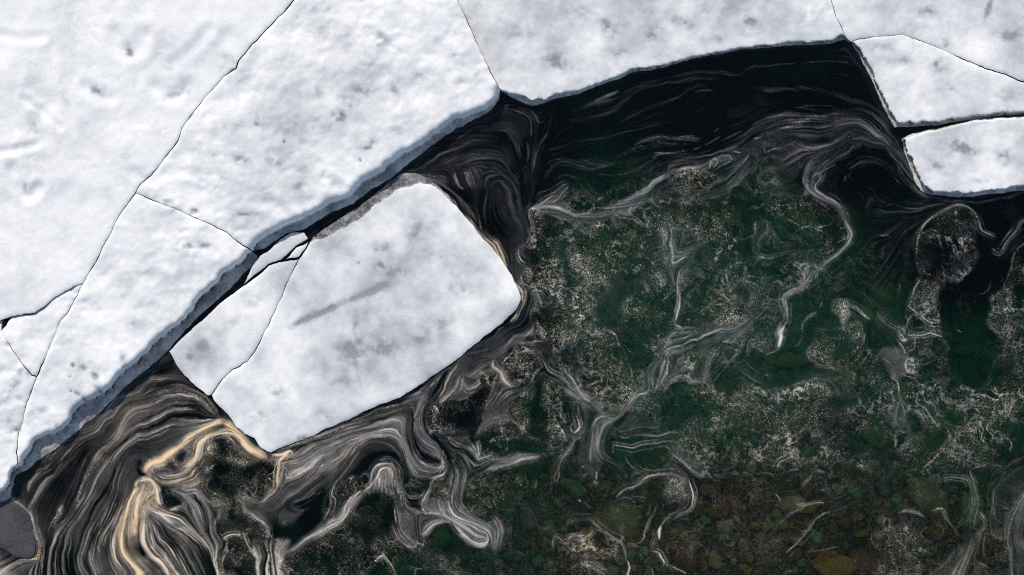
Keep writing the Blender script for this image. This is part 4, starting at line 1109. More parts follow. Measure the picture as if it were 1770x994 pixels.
G 4 .35 .2 180,620 190,700 220,760
G 2 .5 .4 260,580 310,510 330,590 280,620
L 1.5 .3 .3 940,760 870,860 760,950 680,994
L 1.5 .3 .3 1000,740 960,850 880,994
L 4 .35 .2 1100,900 1200,940 1300,970
L 1.4 .3 .3 400,720 460,760 520,830
G 1.6 .3 .3 300,700 360,780
G 2 .4 .1 1320,410 1360,420
@ 680 120 4.97
P .028 .85 0 0 8 130,830 400,600 700,420 880,330 1000,330 1150,400 1180,560 1050,700 1100,994 0,994
P .16 .3 .3 0 6 0,994 80,890 200,900 400,940 440,994
L 2 .10 0 150,850 350,680 550,560 750,460 900,360 1000,330 1120,380 1180,460 1190,600
L 2 .08 0 250,850 450,720 650,620 800,590
L 2 .09 0 600,800 750,740 900,740 980,800 1020,900
L 2 .09 0 900,520 1000,540 1060,620 1090,740
L 3 .08 0 1200,380 1250,480 1310,440
L 3 .09 0 1330,560 1250,700 1200,870
L 4 .09 0 1150,650 1160,750 1130,850
L 3 .07 0 1300,350 1360,300
L 2 .09 0 1491,760 1380,780 1320,850 1280,950
G 5 .4 .3 520,910 530,980
G 3 .5 .2 590,890 640,900 620,960
G 4 .4 .3 370,910 440,930
G 1.5 .5 .2 400,590 450,560
G 1.5 .5 .2 520,510 600,470 640,455
L 2 .3 .3 80,880 200,890 400,920
N 5 .9 850,545 950,560 1020,640 1060,760 1100,880 1130,994
N 5 .9 1380,340 1370,500 1330,650 1300,800 1270,994
N 2 .7 400,620 700,470 900,360
N 3 .6 750,650 880,640 960,680
@ 760 270 3.01
L 3 .85 .9 0,180 50,230 120,310 190,370 250,450 310,540 360,610 400,670 430,730
G 5 .35 .4 0,140 60,190 150,270 220,360 270,460 330,540
L 2.5 .35 .3 370,530 400,600 425,670
G 3 .35 .3 80,90 90,150 110,170
G 3 .35 .3 130,85 150,150
G 3 .25 .3 10,110 40,130
L 1.5 .09 0 210,120 180,70 200,60
L 3 .07 0 240,340 230,200 250,120 320,100
L 1.5 .12 0 290,60 370,120 410,200 400,300 410,400
@ 440 0 1.989
L 1.6 .8 .8 480,645 530,628 570,625 610,632 640,655
L 2 .3 .2 230,832 290,812 340,812
G 2.5 .25 0 340,690 400,650 440,630
G 3 .2 0 300,770 360,740 420,690 470,650
N 4 .9 240,780 320,735
"""
# ------------------------------------------------------------------ ice: outlines traced in photograph pixels
crack_a1 = pts("640,-190 508,0 490,22 450,63 412,106 407,118 385,133 352,172 322,209 314,221 309,241 285,274 261,304 244,317 234,333")
crack_a2 = pts("234,333 209,365 186,412 166,452 143,490")
crack_a3 = pts("143,490 122,533 103,559 86,600 64,650")
crack_a4 = pts("64,650 46,699 33,749 29,781 30,800 22,812")
crack_b = pts("143,490 126,495 95,514 60,542 20,548 0,554 -40,560")
crack_t = pts("4,552 2,572 20,602 40,630 55,648 64,650")
crack_c = pts("234,333 266,347 312,365 352,382 392,402 422,425 437,434")
crack_d = pts("730,-190 789,0 812,48 835,96 852,133 865,157")
crack_e = pts("1400,-190 1436,0 1446,30 1456,50 1460,62")
crack_f = pts("1472,72 1486,68 1521,63 1561,60 1586,68 1622,83 1662,100 1702,118 1737,128 1770,143 1900,155 2060,150")
crack_g = pts("366,683 375,670 386,655 402,640 427,625 440,608 450,590 465,559 478,530 490,504 495,492 505,472 517,448 526,432 536,418")
f2_snow = pts("865,157 862,166 857,176 841,189 825,196 809,201 797,206 785,209 773,215 764,227 756,235 740,245 720,257 698,265 680,279 664,297 646,307 631,312 616,325 606,340 581,347 546,368 510,385 470,402 440,421 437,434")
f2_water = pts("865,157 864,168 862,174 851,188 841,196 827,204 809,212 801,218 789,221 765,239 746,253 728,267 706,283 696,293 676,309 661,317 641,327 626,340 611,352 591,359 571,368 551,382 530,396 495,404 470,420 455,430 437,434")
f3_snow = pts("437,434 427,441 415,454 382,480 362,502 342,516 327,542 312,559 282,582 259,600 255,608 237,626 223,636 213,646 203,652 195,666 183,676 171,686 163,690 149,692 139,700 129,711 123,723 113,739 99,749 76,752 60,759 57,771 50,785 42,793 38,806 22,812")
f3_water = pts("437,434 447,443 438,458 427,468 397,500 352,539 322,569 292,605 256,638 221,666 189,697 161,723 141,739 121,757 101,773 80,787 60,802 48,812 32,820 24,826 22,812")
f1c_snow = pts("22,812 18,824 16,838 8,846 0,852 -40,870")
f1c_water = pts("22,812 26,822 24,834 20,846 19,860 8,868 -40,880")
f4_snow = pts("865,157 880,162 900,166 918,174 940,173 960,164 1001,160 1031,146 1066,133 1096,121 1151,113 1197,98 1262,87 1330,78 1350,76 1410,73 1436,70 1452,62 1460,62")
f4_water = pts("865,157 878,165 893,174 909,180 921,183 940,180 958,172 980,167 1001,164 1031,150 1066,137 1096,125 1151,117 1197,101 1262,90 1330,82 1350,80 1410,77 1436,76 1458,68 1460,62")
f6_snow = pts("1472,72 1480,75 1493,96 1511,133 1526,166 1541,196 1553,212 1602,213 1632,208 1672,203 1737,196 1770,194 2060,180")
f6_water = pts("1472,72 1474,78 1486,98 1506,138 1521,173 1536,203 1547,220 1602,219 1632,214 1672,208 1737,200 1770,198 2060,186")
f7_snow = pts("1563,239 1576,233 1602,227 1642,218 1682,209 1770,202 2060,194 2060,320 1850,318 1770,322 1722,327 1682,333 1642,333 1612,330 1597,322 1588,302 1578,277 1568,251")
f7_water = pts("1559,239 1575,230 1602,224 1642,215 1682,206 1770,199 2060,190 2060,330 1850,326 1770,330 1722,335 1682,340 1642,340 1612,338 1590,330 1577,302 1568,277 1561,253")
f8_snow = pts("536,418 556,413 586,397 606,387 641,362 666,342 691,325 722,317 742,319 762,330 787,353 812,384 842,419 867,449 888,482 897,502 900,519 892,536 873,555 846,576 816,600 787,624 762,641 721,669 691,687 651,702 611,722 571,739 530,757 495,771 468,783 449,772 439,758 423,750 409,736 399,723 389,713 379,703 370,692 366,683")
f8_water = pts("536,418 541,410 560,396 590,374 612,362 641,340 668,318 694,300 716,299 740,307 764,328 787,353") + f8_snow[11:]
f9_out = pts("292,607 322,576 362,541 397,512 427,490 443,478 465,460 490,452 517,448")
f9_low = pts("366,683 360,685 343,671 322,652 303,628 292,607")
p1_out = pts("421,492 440,452 460,435 485,413 505,403 526,401 533,413 510,425 496,440 485,450 465,457 442,474")
p2_out = pts("535,418 511,427 499,442 493,449 517,445 528,430")
g_out = pts("-60,872 0,868 17,862 32,871 43,877 51,889 55,907 59,931 61,950 57,961 50,965 27,964 20,959 12,954 0,948 -60,935")

rv = lambda P: list(reversed(P))
T = pts
F1 = T("-260,-190") + crack_a1[:-1] + crack_a2[:-1] + crack_b + T("-260,600")
F1b = crack_a3[:-1] + rv(crack_t)[:-1] + rv(crack_b)[2:-1]
F1c_S = crack_t[:-1] + crack_a4[:-1] + f1c_snow + T("-260,900 -260,600 -40,560")
F1c_O = crack_t[:-1] + crack_a4[:-1] + f1c_water + T("-260,900 -260,600 -40,560")
F2_S = rv(crack_c)[:-1] + rv(crack_a1) + crack_d[:-1] + f2_snow[:-1] 
F2_O = rv(crack_c)[:-1] + rv(crack_a1) + crack_d[:-1] + f2_water[:-1]
cA = crack_a2[:-1] + crack_a3[:-1] + crack_a4
F3_S = crack_c[:-1] + f3_snow[:-1] + rv(cA)[:-1]
F3_O = crack_c[:-1] + f3_water[:-1] + rv(cA)[:-1]
F4_S = crack_e[:-1] + rv(f4_snow)[:-1] + rv(crack_d)[:-1] + [crack_d[0]]
F4_O = crack_e[:-1] + rv(f4_water)[:-1] + rv(crack_d)[:-1] + [crack_d[0]]
F5 = rv(crack_e) + T("2060,-190") + rv(crack_f)
F6_S = crack_f[:-1] + [crack_f[-1]] + rv(f6_snow)[:-1]
F6_O = crack_f[:-1] + [crack_f[-1]] + rv(f6_water)[:-1]
F8_S = f8_snow[:-1] + crack_g[:-1]
F8_O = f8_water[:-1] + crack_g[:-1]
F9 = f9_out[:-1] + rv(crack_g)[2:] + f9_low[1:-1]

# grey wet or sunken places: x, y, half length, half width, angle (deg, picture), strength
SPOTS = """222,90,14,11,60,.55 168,158,17,8,25,.5 280,222,10,4,0,.4 60,215,16,7,60,.3 45,325,12,4,60,.35 300,160,26,7,-20,.3 118,175,14,6,20,.25
655,68,18,14,30,.4 587,198,13,9,20,.75 605,178,10,7,10,.65 632,156,20,6,0,.55 678,155,14,8,20,.4 778,98,9,6,-20,.45 640,250,16,6,-20,.55 442,208,11,9,20,.65 550,160,12,9,0,.3
478,280,18,12,10,.35 418,278,18,9,10,.45 420,370,22,5,-5,.35 345,370,16,5,15,.6 290,347,12,4,10,.4 622,276,2.5,2.5,0,1.2 491,246,2,2,0,1.1 800,140,14,10,0,.35 560,60,20,10,20,.22
390,100,20,10,30,.2 720,130,12,7,0,.35 690,225,12,6,-20,.3 520,320,18,9,-20,.3 460,330,16,9,0,.3 380,300,16,8,10,.3
325,430,7,7,40,.6 355,425,14,7,10,.35 126,631,4,4.5,0,1.2 147,637,13,6,40,.6 163,652,8,6,20,.6 171,672,12,5,50,.6 142,686,16,6,30,.65 212,620,13,6,50,.4 72,710,14,8,-30,.5
125,699,10,5,10,.6 121,651,2,2,0,.9 122,675,2,2,0,.9 95,735,14,6,0,.3 230,560,20,9,-30,.25 260,470,18,9,-20,.2
20,672,18,9,-30,.65 40,645,9,6,20,.6 25,741,14,6,10,.6 15,727,8,5,0,.45 10,690,9,6,0,.4 30,690,9,5,0,.3
1050,45,16,13,60,.5 965,108,20,12,20,.5 1300,45,18,12,-30,.5 1180,40,24,10,20,.3 1070,88,14,9,0,.4 1130,60,20,12,-30,.3 1400,30,20,14,0,.3 900,60,20,12,0,.25 1010,20,16,9,0,.3 1240,70,18,9,0,.25
1710,14,16,5,-70,.55 1635,72,12,7,60,.5 1620,112,18,11,-30,.45 1560,105,20,14,0,.35 1650,155,20,4,35,.5 1530,80,20,8,0,.3 1735,165,20,9,0,.3 1740,60,22,12,0,.35 1600,20,20,10,0,.35
1665,255,26,14,10,.6 1735,272,16,10,20,.6 1620,285,16,10,30,.35 1700,310,20,7,-10,.3
655,462,7,6,0,.5 619,455,2.5,2.5,0,1.1 684,472,18,9,0,.4 660,600,24,18,0,.35 612,612,26,20,0,.35 485,680,14,12,0,.5 525,757,8,6,0,.4 660,425,20,12,0,.25 560,720,20,12,0,.25 760,560,30,12,-30,.25
570,535,44,5,-26,.6 533,550,22,7,-26,.5 640,505,26,5,-15,.3 800,500,24,14,0,.3 720,400,26,16,-30,.25 620,580,6,44,-12,.25 720,590,18,10,0,.25 450,720,14,10,0,.3 590,660,22,12,0,.25 
327,617,4,4,0,.8 400,560,24,10,-30,.3 440,520,20,10,0,.25 350,600,16,10,0,.25"""
SP = np.array([[float(v) for v in s.split(',')] for s in SPOTS.split()])
# scoops and rims of wind-carved snow on the big floes: polyline, depth in m
CARVES = [("395,70 410,85 430,95 445,120 430,150", 12, .035), ("270,150 300,168 325,150 338,175", 9, .04), ("150,150 168,165 190,168", 8, .03),
          ("20,290 30,320 50,338 65,325", 7, .04), ("60,150 80,185 60,215 75,240", 9, .03), ("40,170 70,190 105,220", 4, .02), ("0,262 30,258 60,250", 5, .03),
          ("250,60 232,90 205,78 200,60", 9, .035), ("300,110 330,85 360,52", 7, .025), ("0,60 40,66 75,62", 6, .02), ("230,300 262,312 300,296 340,300", 6, .02),
          ("640,60 668,75 660,95", 7, .03), ("560,310 590,330 570,345", 7, .03), ("500,320 515,350 540,345", 7, .03), ("440,350 470,350 490,370", 6, .025)]

def warp_xy(x, y):
    dx = 1.3 * fbm(x, y, 22, 11, 3) * 1.5 + .6 * fbm(x, y, 5, 15, 2)
    dy = 1.3 * fbm(x, y, 22, 21, 3) * 1.5 + .6 * fbm(x, y, 5, 25, 2)
    return x + dx, y + dy

def relief(x, y, rough):
    z = .045 * fbm(x, y, 120, 31, 3) + rough * (.030 * fbm(x, y, 38, 41, 4, .5) + .004 * fbm(x * 1.0, y * 1.7, 11, 51, 3))
    pat = np.clip(.55 + 1.1 * fbm(x, y, 95, 35, 2), .15, 1.4)
    z = z + rough * pat * ((.030 * fbm(x, y, 60, 37, 2)) - .035 * np.clip(fbm(x, y * 1.25, 19, 39, 3, .6) - .16, 0, .5))
    return z

def carve(x, y):
    z = np.zeros(x.shape)
    for s, wd, dp in CARVES:
        wd *= 1.35; dp *= .62
        P = pts(s); q = np.array(P)
        m = (x > q[:, 0].min() - 4 * wd) & (x < q[:, 0].max() + 4 * wd) & (y > q[:, 1].min() - 4 * wd) & (y < q[:, 1].max() + 4 * wd)
        if m.any():
            d = dist_poly(x[m], y[m], smooth_line(P, 4))
            z[m] -= dp * np.exp(-(d / wd) ** 2) - .35 * dp * np.exp(-((d - 1.8 * wd) / (.8 * wd)) ** 2)
    return z

def spots(x, y):
    w = np.zeros(x.shape)
    xx = x + 8 * fbm(x, y, 20, 61, 4, .6); yy = y + 7 * fbm(x, y, 20, 71, 4, .6)
    for cx, cy, a, b, ang, s in SP:
        m = (abs(x - cx) < 3 * max(a, b) + 6) & (abs(y - cy) < 3 * max(a, b) + 6)
        if not m.any(): continue
        c, q = math.cos(R(ang)), math.sin(R(ang)); ux = (x if a < 5 else xx)[m] - cx; uy = (y if a < 5 else yy)[m] - cy
        d2 = ((ux * c + uy * q) / a) ** 2 + ((-ux * q + uy * c) / b) ** 2
        w[m] = np.maximum(w[m], s * np.exp(-d2 * 1.1))
    big = w < .95; w = np.where(big, w * np.clip(.75 + 1.5 * fbm(x, y * 1.4, 12, 65, 4, .65), 0, 1.6), w)
    for ln, wd, st in (("500,566 530,551 565,537 600,521 640,504 668,492", 6.0, .24), ("604,590 616,630 628,682", 3.0, .10)):      # the faint scratch across the central floe
        q = np.array(pts(ln)); m = (abs(x - q[:, 0].mean()) < 110) & (abs(y - q[:, 1].mean()) < 70)
        if m.any(): w[m] += st * np.exp(-(dist_poly(x[m] + 3 * fbm(x[m], y[m], 20, 67, 2), y[m], q) / wd) ** 2)
    return w

ICE_KEEP = []     # waterline outlines, for cutting the foam
def floe(label, O, S=None, edge=None, h=.26, hl=.05, rough=1.0, tone=0.0, wr=9, step=3.6, name='ice_floe', cat='ice floe', group=None, snowy=True, inset=.75, mot=.12, lmat='ledge'):
    O = resample(O, 3.2, True); ox, oy = warp_xy(O[:, 0], O[:, 1]); P = np.stack([ox, oy], 1)
    area = .5 * np.sum(P[:, 0] * np.roll(P[:, 1], -1) - np.roll(P[:, 0], -1) * P[:, 1])
    if area < 0: P = P[::-1].copy()
    ICE_KEEP.append(P.copy())
    tn = np.roll(P, -1, 0) - np.roll(P, 1, 0); tn /= np.linalg.norm(tn, axis=1)[:, None] + 1e-9
    nrm = np.stack([-tn[:, 1], tn[:, 0]], 1)          # inward (y down, positive area)
    P = P + nrm * (inset * np.clip(.75 + 1.3 * fbm(P[:, 0], P[:, 1], 30, 141, 3), .15, 2.2))[:, None]
    x0, y0 = P.min(0); x1, y1 = P.max(0)
    gx, gy = np.meshgrid(np.arange(x0, x1, step), np.arange(y0, y1, step)); gx = gx + (np.arange(gx.shape[0]) % 2)[:, None] * step / 2
    gx = gx.ravel() + rng.uniform(-.7, .7, gx.size); gy = gy.ravel() + rng.uniform(-.7, .7, gy.size)
    off = (gx < -20) | (gx > 1790) | (gy < -20)
    k = ~off | (rng.random(gx.size) < .3); gx, gy = gx[k], gy[k]
    k = inside(gx, gy, P); gx, gy = gx[k], gy[k]
    k = dist_poly(gx, gy, P[::2], True) > 2.2; gx, gy = gx[k], gy[k]
    ring = P + nrm * 1.6
    kr = inside(ring[:, 0], ring[:, 1], P) & (dist_poly(ring[:, 0], ring[:, 1], P, True) > 1.1); ring = ring[kr]
    parts = [P, ring, np.stack([gx, gy], 1)]
    E = None
    if edge is not None:
        E = resample(edge, 3.0); sx, sy = warp_xy(E[:, 0], E[:, 1])
        amp = np.clip(dist_poly(sx, sy, np.vstack([P, P[:1]])) / 6, 0, 1) * 2.6
        sx = sx + amp * fbm(sx, sy, 13, 81, 3) * 1.6; sy = sy + amp * fbm(sx, sy, 13, 91, 3) * 1.6
        E = np.stack([sx, sy], 1)
        t2 = np.gradient(E, axis=0); t2 /= np.linalg.norm(t2, axis=1)[:, None] + 1e-9; n2 = np.stack([-t2[:, 1], t2[:, 0]], 1)
        for q in (-1.6, 0, 1.6, 3.4):
            for sgn in ((1,) if q == 0 else (1,)):
                X = E + n2 * q; kk = inside(X[:, 0], X[:, 1], P) & (dist_poly(X[:, 0], X[:, 1], P, True) > 1.3); parts.append(X[kk])
    A = np.vstack(parts)
    key = np.round(A / .9).astype(int); _, first = np.unique(key, axis=0, return_index=True)
    keep = np.zeros(len(A), bool); keep[first] = True; keep[:len(P)] = True; A = A[keep]
    r = delaunay_2d_cdt([Vector(p) for p in A.tolist()], [], [list(range(len(P)))], 1, 1e-4)
    V = np.array([(v[0], v[1]) for v in r[0]]); F = np.array([f for f in r[2] if len(f) == 3])
    x, y = V[:, 0], V[:, 1]
    do = dist_poly(x, y, P, True)
    zt = h + relief(x, y, rough) + carve(x, y) - .10 * spots(x, y) * (.25 if rough > .5 else .1) - .014 * np.exp(-do / 2.5)
    led = np.zeros(len(x))
    if E is not None:
        Sp = resample(S, 3.2, True); sx, sy = warp_xy(Sp[:, 0], Sp[:, 1])
        de = dist_poly(x, y, E)
        # sign: on the water side of the snow edge?
        cl = np.argmin((x[:, None] - E[None, :, 0]) ** 2 + (y[:, None] - E[None, :, 1]) ** 2, 1) if len(x) * len(E) < 6e7 else None
        if cl is None:
            cl = np.empty(len(x), int)
            for a in range(0, len(x), 20000):
                b = slice(a, a + 20000); cl[b] = np.argmin((x[b, None] - E[None, :, 0]) ** 2 + (y[b, None] - E[None, :, 1]) ** 2, 1)
        side = (x - E[cl, 0]) * n2[cl, 0] + (y - E[cl, 1]) * n2[cl, 1]
        # orient so that deep inside S is positive
        Sx = inside(x, y, np.stack([sx, sy], 1)); far = de > 6
        if (np.sign(side[Sx & far & (de < 40)]).mean() if (Sx & far & (de < 40)).any() else 1) < 0: side = -side
        ds = np.where(side > 0, de, -de); ds = np.where(Sx & (de > 5), np.abs(ds), ds)
        t = np.clip((ds + 1.2) / wr, 0, 1); s = np.sqrt(np.clip(t * (2 - t), 0, 1)); s = np.where(t <= 0, 0, np.maximum(s, 0))
        dw = dist_poly(x, y, P, True)
        zl = hl * np.clip(.35 + dw / 14, 0, 1) + .012 * fbm(x, y, 9, 101, 3)
        z = zl + (zt - zl) * s; led = 1 - np.clip((ds + .5) / 2.5, 0, 1)
    else: z = zt
    wet = spots(x, y) * 1.6 + tone + mot * (1.1 * fbm(x, y, 75, 131, 4, .6) + .25)
    k = (CAM_H - z) / CAM_H / 100
    V3 = np.stack([(x - 885) * k, (497 - y) * k, z], 1)
    # triangles facing up
    a = V3[F[:, 0]]; b = V3[F[:, 1]]; c = V3[F[:, 2]]
    flip = ((b[:, 0] - a[:, 0]) * (c[:, 1] - a[:, 1]) - (b[:, 1] - a[:, 1]) * (c[:, 0] - a[:, 0])) < 0
    F[flip] = F[flip][:, ::-1]
    root = bpy.data.objects.new(name, None); C.objects.link(root)
    cx, cy = float(V3[:, 0].mean()), float(V3[:, 1].mean()); root.location = (cx, cy, 0)
    tag(root, label, cat, group)
    V3 = V3 - np.array([cx, cy, 0])
    fl = led[F].mean(1) > .5
    wx = (x - 885); at_ = {'wet': wet, 'ledge': led}
    if (~fl).any():
        v, f, a_ = compact(V3, F[~fl], at_); mesh_obj('snow_cover' if snowy else 'ice_top', v, f, MAT['snow' if snowy else 'darkice'], root, attrs=a_)
    if fl.any():
        v, f, a_ = compact(V3, F[fl], at_); mesh_obj('ice_ledge', v, f, MAT[lmat], root, attrs=a_)
    # wall round the floe: rows from the rim to well under the water
    n = len(P)
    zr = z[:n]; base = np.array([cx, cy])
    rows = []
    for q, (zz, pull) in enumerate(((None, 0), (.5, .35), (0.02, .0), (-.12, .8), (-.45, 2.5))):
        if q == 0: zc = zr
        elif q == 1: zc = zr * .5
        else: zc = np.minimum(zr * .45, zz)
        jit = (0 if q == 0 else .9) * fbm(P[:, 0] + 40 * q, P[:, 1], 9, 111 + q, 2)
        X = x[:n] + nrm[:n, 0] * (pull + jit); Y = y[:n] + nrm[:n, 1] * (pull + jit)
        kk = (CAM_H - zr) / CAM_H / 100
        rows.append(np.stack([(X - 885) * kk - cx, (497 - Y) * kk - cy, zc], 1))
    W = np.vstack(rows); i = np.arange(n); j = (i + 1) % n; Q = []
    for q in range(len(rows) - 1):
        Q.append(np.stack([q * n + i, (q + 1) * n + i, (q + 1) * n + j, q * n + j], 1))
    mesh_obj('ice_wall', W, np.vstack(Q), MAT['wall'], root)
    return root

def build_ice():
    floe("huge smooth white snow-covered floe filling the top left corner", F1, h=.30, rough=.36, tone=.03, mot=.16)
    floe("small white triangular floe wedged between two cracks on the left edge", F1b, h=.27, rough=1.0, tone=.03)
    floe("long narrow white floe on the left edge ending beside the grey sunken ice", F1c_O, F1c_S, f1c_snow, h=.25, hl=.06, rough=1.2, tone=.03)
    floe("broad bumpy white floe with grey pits and a scalloped grey ledge", F2_O, F2_S, f2_snow, h=.30, hl=.05, rough=.95, tone=.08, mot=.42, wr=17)
    floe("tapering white floe with wide blue-grey ledge above the brown foam swirls", F3_O, F3_S, f3_snow, h=.29, hl=.05, rough=.95, tone=.04, mot=.3, wr=13)
    floe("frosty grey-white floe at the top centre bordering the black water", F4_O, F4_S, f4_snow, h=.16, hl=.05, rough=.55, tone=.27, wr=3.5, mot=.5)
    floe("grey-white floe in the top right corner above a curved crack", F5, h=.15, rough=.5, tone=.27, mot=.45)
    floe("grey-white floe with pointed lower corner below the curved crack at right", F6_O, F6_S, f6_snow, h=.15, hl=.05, rough=.5, tone=.24, wr=3.5, mot=.4)
    floe("detached grey-mottled block of ice with rounded corners on the right edge", F7_W, f7_snow, f7_snow + [f7_snow[0]], h=.14, hl=.03, rough=.45, tone=.22, wr=3.5, mot=.5)
    floe("large pale rounded floe in the middle rimmed with cream foam", F8_O, F8_S, f8_snow[:11], h=.055, hl=.012, rough=.24, tone=.15, wr=12, mot=.6, lmat='slush')
    floe("pale wedge-shaped floe split off the left side of the central floe", F9, h=.055, rough=.24, tone=.16, mot=.55)
    floe("small grey strip of broken ice in the gap above the central floe", p1_out, h=.08, rough=.6, tone=.35, name='ice_fragment', cat='ice fragment')
    floe("tiny triangular ice chip between the grey strip and the central floe", p2_out, h=.08, rough=.5, tone=.22, name='ice_fragment', cat='ice fragment')
    floe("dark grey waterlogged floe in the lower left with tan foam rim", g_out, h=.025, rough=.15, tone=0, snowy=False)
F7_W = f7_water
# ------------------------------------------------------------------ water and lake bed
BED = np.array([[float(v) for v in s.split(',')] for s in """1200,150,7.25 900,250,6.52 1000,320,2.5 1450,300,6.52 1550,420,4.07 1480,430,2.03 1650,450,5.51 1720,400,5.8 1100,410,1.56 1000,430,1.56 1080,530,1.04 1000,560,1.22 1200,470,1.33 1300,500,1.15 1400,400,1.64 1250,620,1.01 1350,600,1.08 1100,650,1.3 1450,600,1.12 1530,520,1.37 1650,600,2.3 1700,640,2.3 1750,550,2.6 1300,740,0.972 1200,740,1.08 1420,760,0.68 1500,760,0.864 1600,740,1.3 1700,750,1.7 1750,850,0.936 1000,850,0.612 1150,830,0.864 1200,880,0.432 1300,880,0.396 1430,900,0.432 1500,900,0.54 1600,920,0.54 1700,930,0.648 1300,980,0.324 1100,960,0.432 1000,960,0.468 900,880,1.1 900,780,1.8 800,920,1.1 780,980,1 500,900,2.2 400,900,4.35 200,800,6.52 100,950,4.93 200,980,4.35 300,980,4.35 700,720,5.08 500,800,5.08 560,850,4.64 300,640,7.25 850,620,4.64 950,700,2.4 1450,985,0.324 0,1000,4.35 800,350,7.25 400,-100,7.25 1600,-100,7.25 -100,400,7.25 1900,400,5.8 1900,900,0.864 1000,1100,0.36 300,1100,2.5 1600,1150,0.432 620,930,2.4 560,980,2.2 680,980,2 1250,300,2.3 1120,330,2.2 1350,330,1.9 1200,230,6.23 1400,220,6.52 560,900,4.93 620,950,4.64 700,900,4.35 660,990,2.6 540,980,4.35 480,940,4.93 750,960,2.2""".split()])
def bed_depth(x, y):
    num = 0; den = 0
    for cx, cy, d in BED:
        wgt = 1 / (((x - cx) ** 2 + (y - cy) ** 2) + 900) ** 1.9
        num = num + wgt * d; den = den + wgt
    return num / den
def bed_z(x, y):
    d = bed_depth(x, y)
    return -(d * (1 + .16 * fbm(x, y, 60, 201, 4))) + .05 * fbm(x, y, 14, 211, 3)

def build_bed():
    xs = np.concatenate([np.arange(-900, -60, 30), np.arange(-60, 1830, 6), np.arange(1830, 2700, 30)]); ys = np.concatenate([np.arange(-700, -60, 30), np.arange(-60, 1060, 6), np.arange(1060, 1700, 30)])
    X, Y = np.meshgrid(xs, ys); x = X.ravel().astype(float); y = Y.ravel().astype(float)
    z = bed_z(x, y); k = (CAM_H - z) / CAM_H / 100
    V = np.stack([(x - 885) * k, (497 - y) * k, z], 1); nx = len(xs); i = (np.arange(len(ys) - 1)[:, None] * nx + np.arange(nx - 1)[None]).ravel()
    F = np.stack([i, i + nx, i + nx + 1, i + 1], 1)
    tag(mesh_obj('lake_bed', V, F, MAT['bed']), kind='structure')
    # water body: a closed box, its top face the lake surface
    a, b, c, d, zb = -22.0, 22.0, -16.0, 16.0, -12.0
    V = [(a, c, zb), (b, c, zb), (b, d, zb), (a, d, zb), (a, c, 0), (b, c, 0), (b, d, 0), (a, d, 0)]
    F = [(0, 3, 2, 1), (4, 5, 6, 7), (0, 1, 5, 4), (1, 2, 6, 5), (2, 3, 7, 6), (3, 0, 4, 7)]
    tag(mesh_obj('water', V, F, MAT['water'], smooth=False), kind='structure')

def ico(sub):
    import bmesh
    bm = bmesh.new(); bmesh.ops.create_icosphere(bm, subdivisions=sub, radius=1)
    V = np.array([v.co[:] for v in bm.verts]); F = np.array([[v.index for v in f.verts] for f in bm.faces]); bm.free(); return V, F
def rock_verts(V, seed, amp=.28, cut=.0):
    o = seed * 7.31; r = np.array([1 + amp * mn.fractal(Vector((v[0] * 1.1 + o, v[1] * 1.1, v[2] * 1.1)), .9, 2.0, 3) for v in V])
    U = V * r[:, None]
    g = np.random.default_rng(seed)
    for _ in range(5):           # flattened facets
        n = g.normal(size=3); n /= np.linalg.norm(n); h = g.uniform(.62, .85); e = U @ n - h
        U = U - np.outer(np.clip(e, 0, None) * .8, n)
    return U

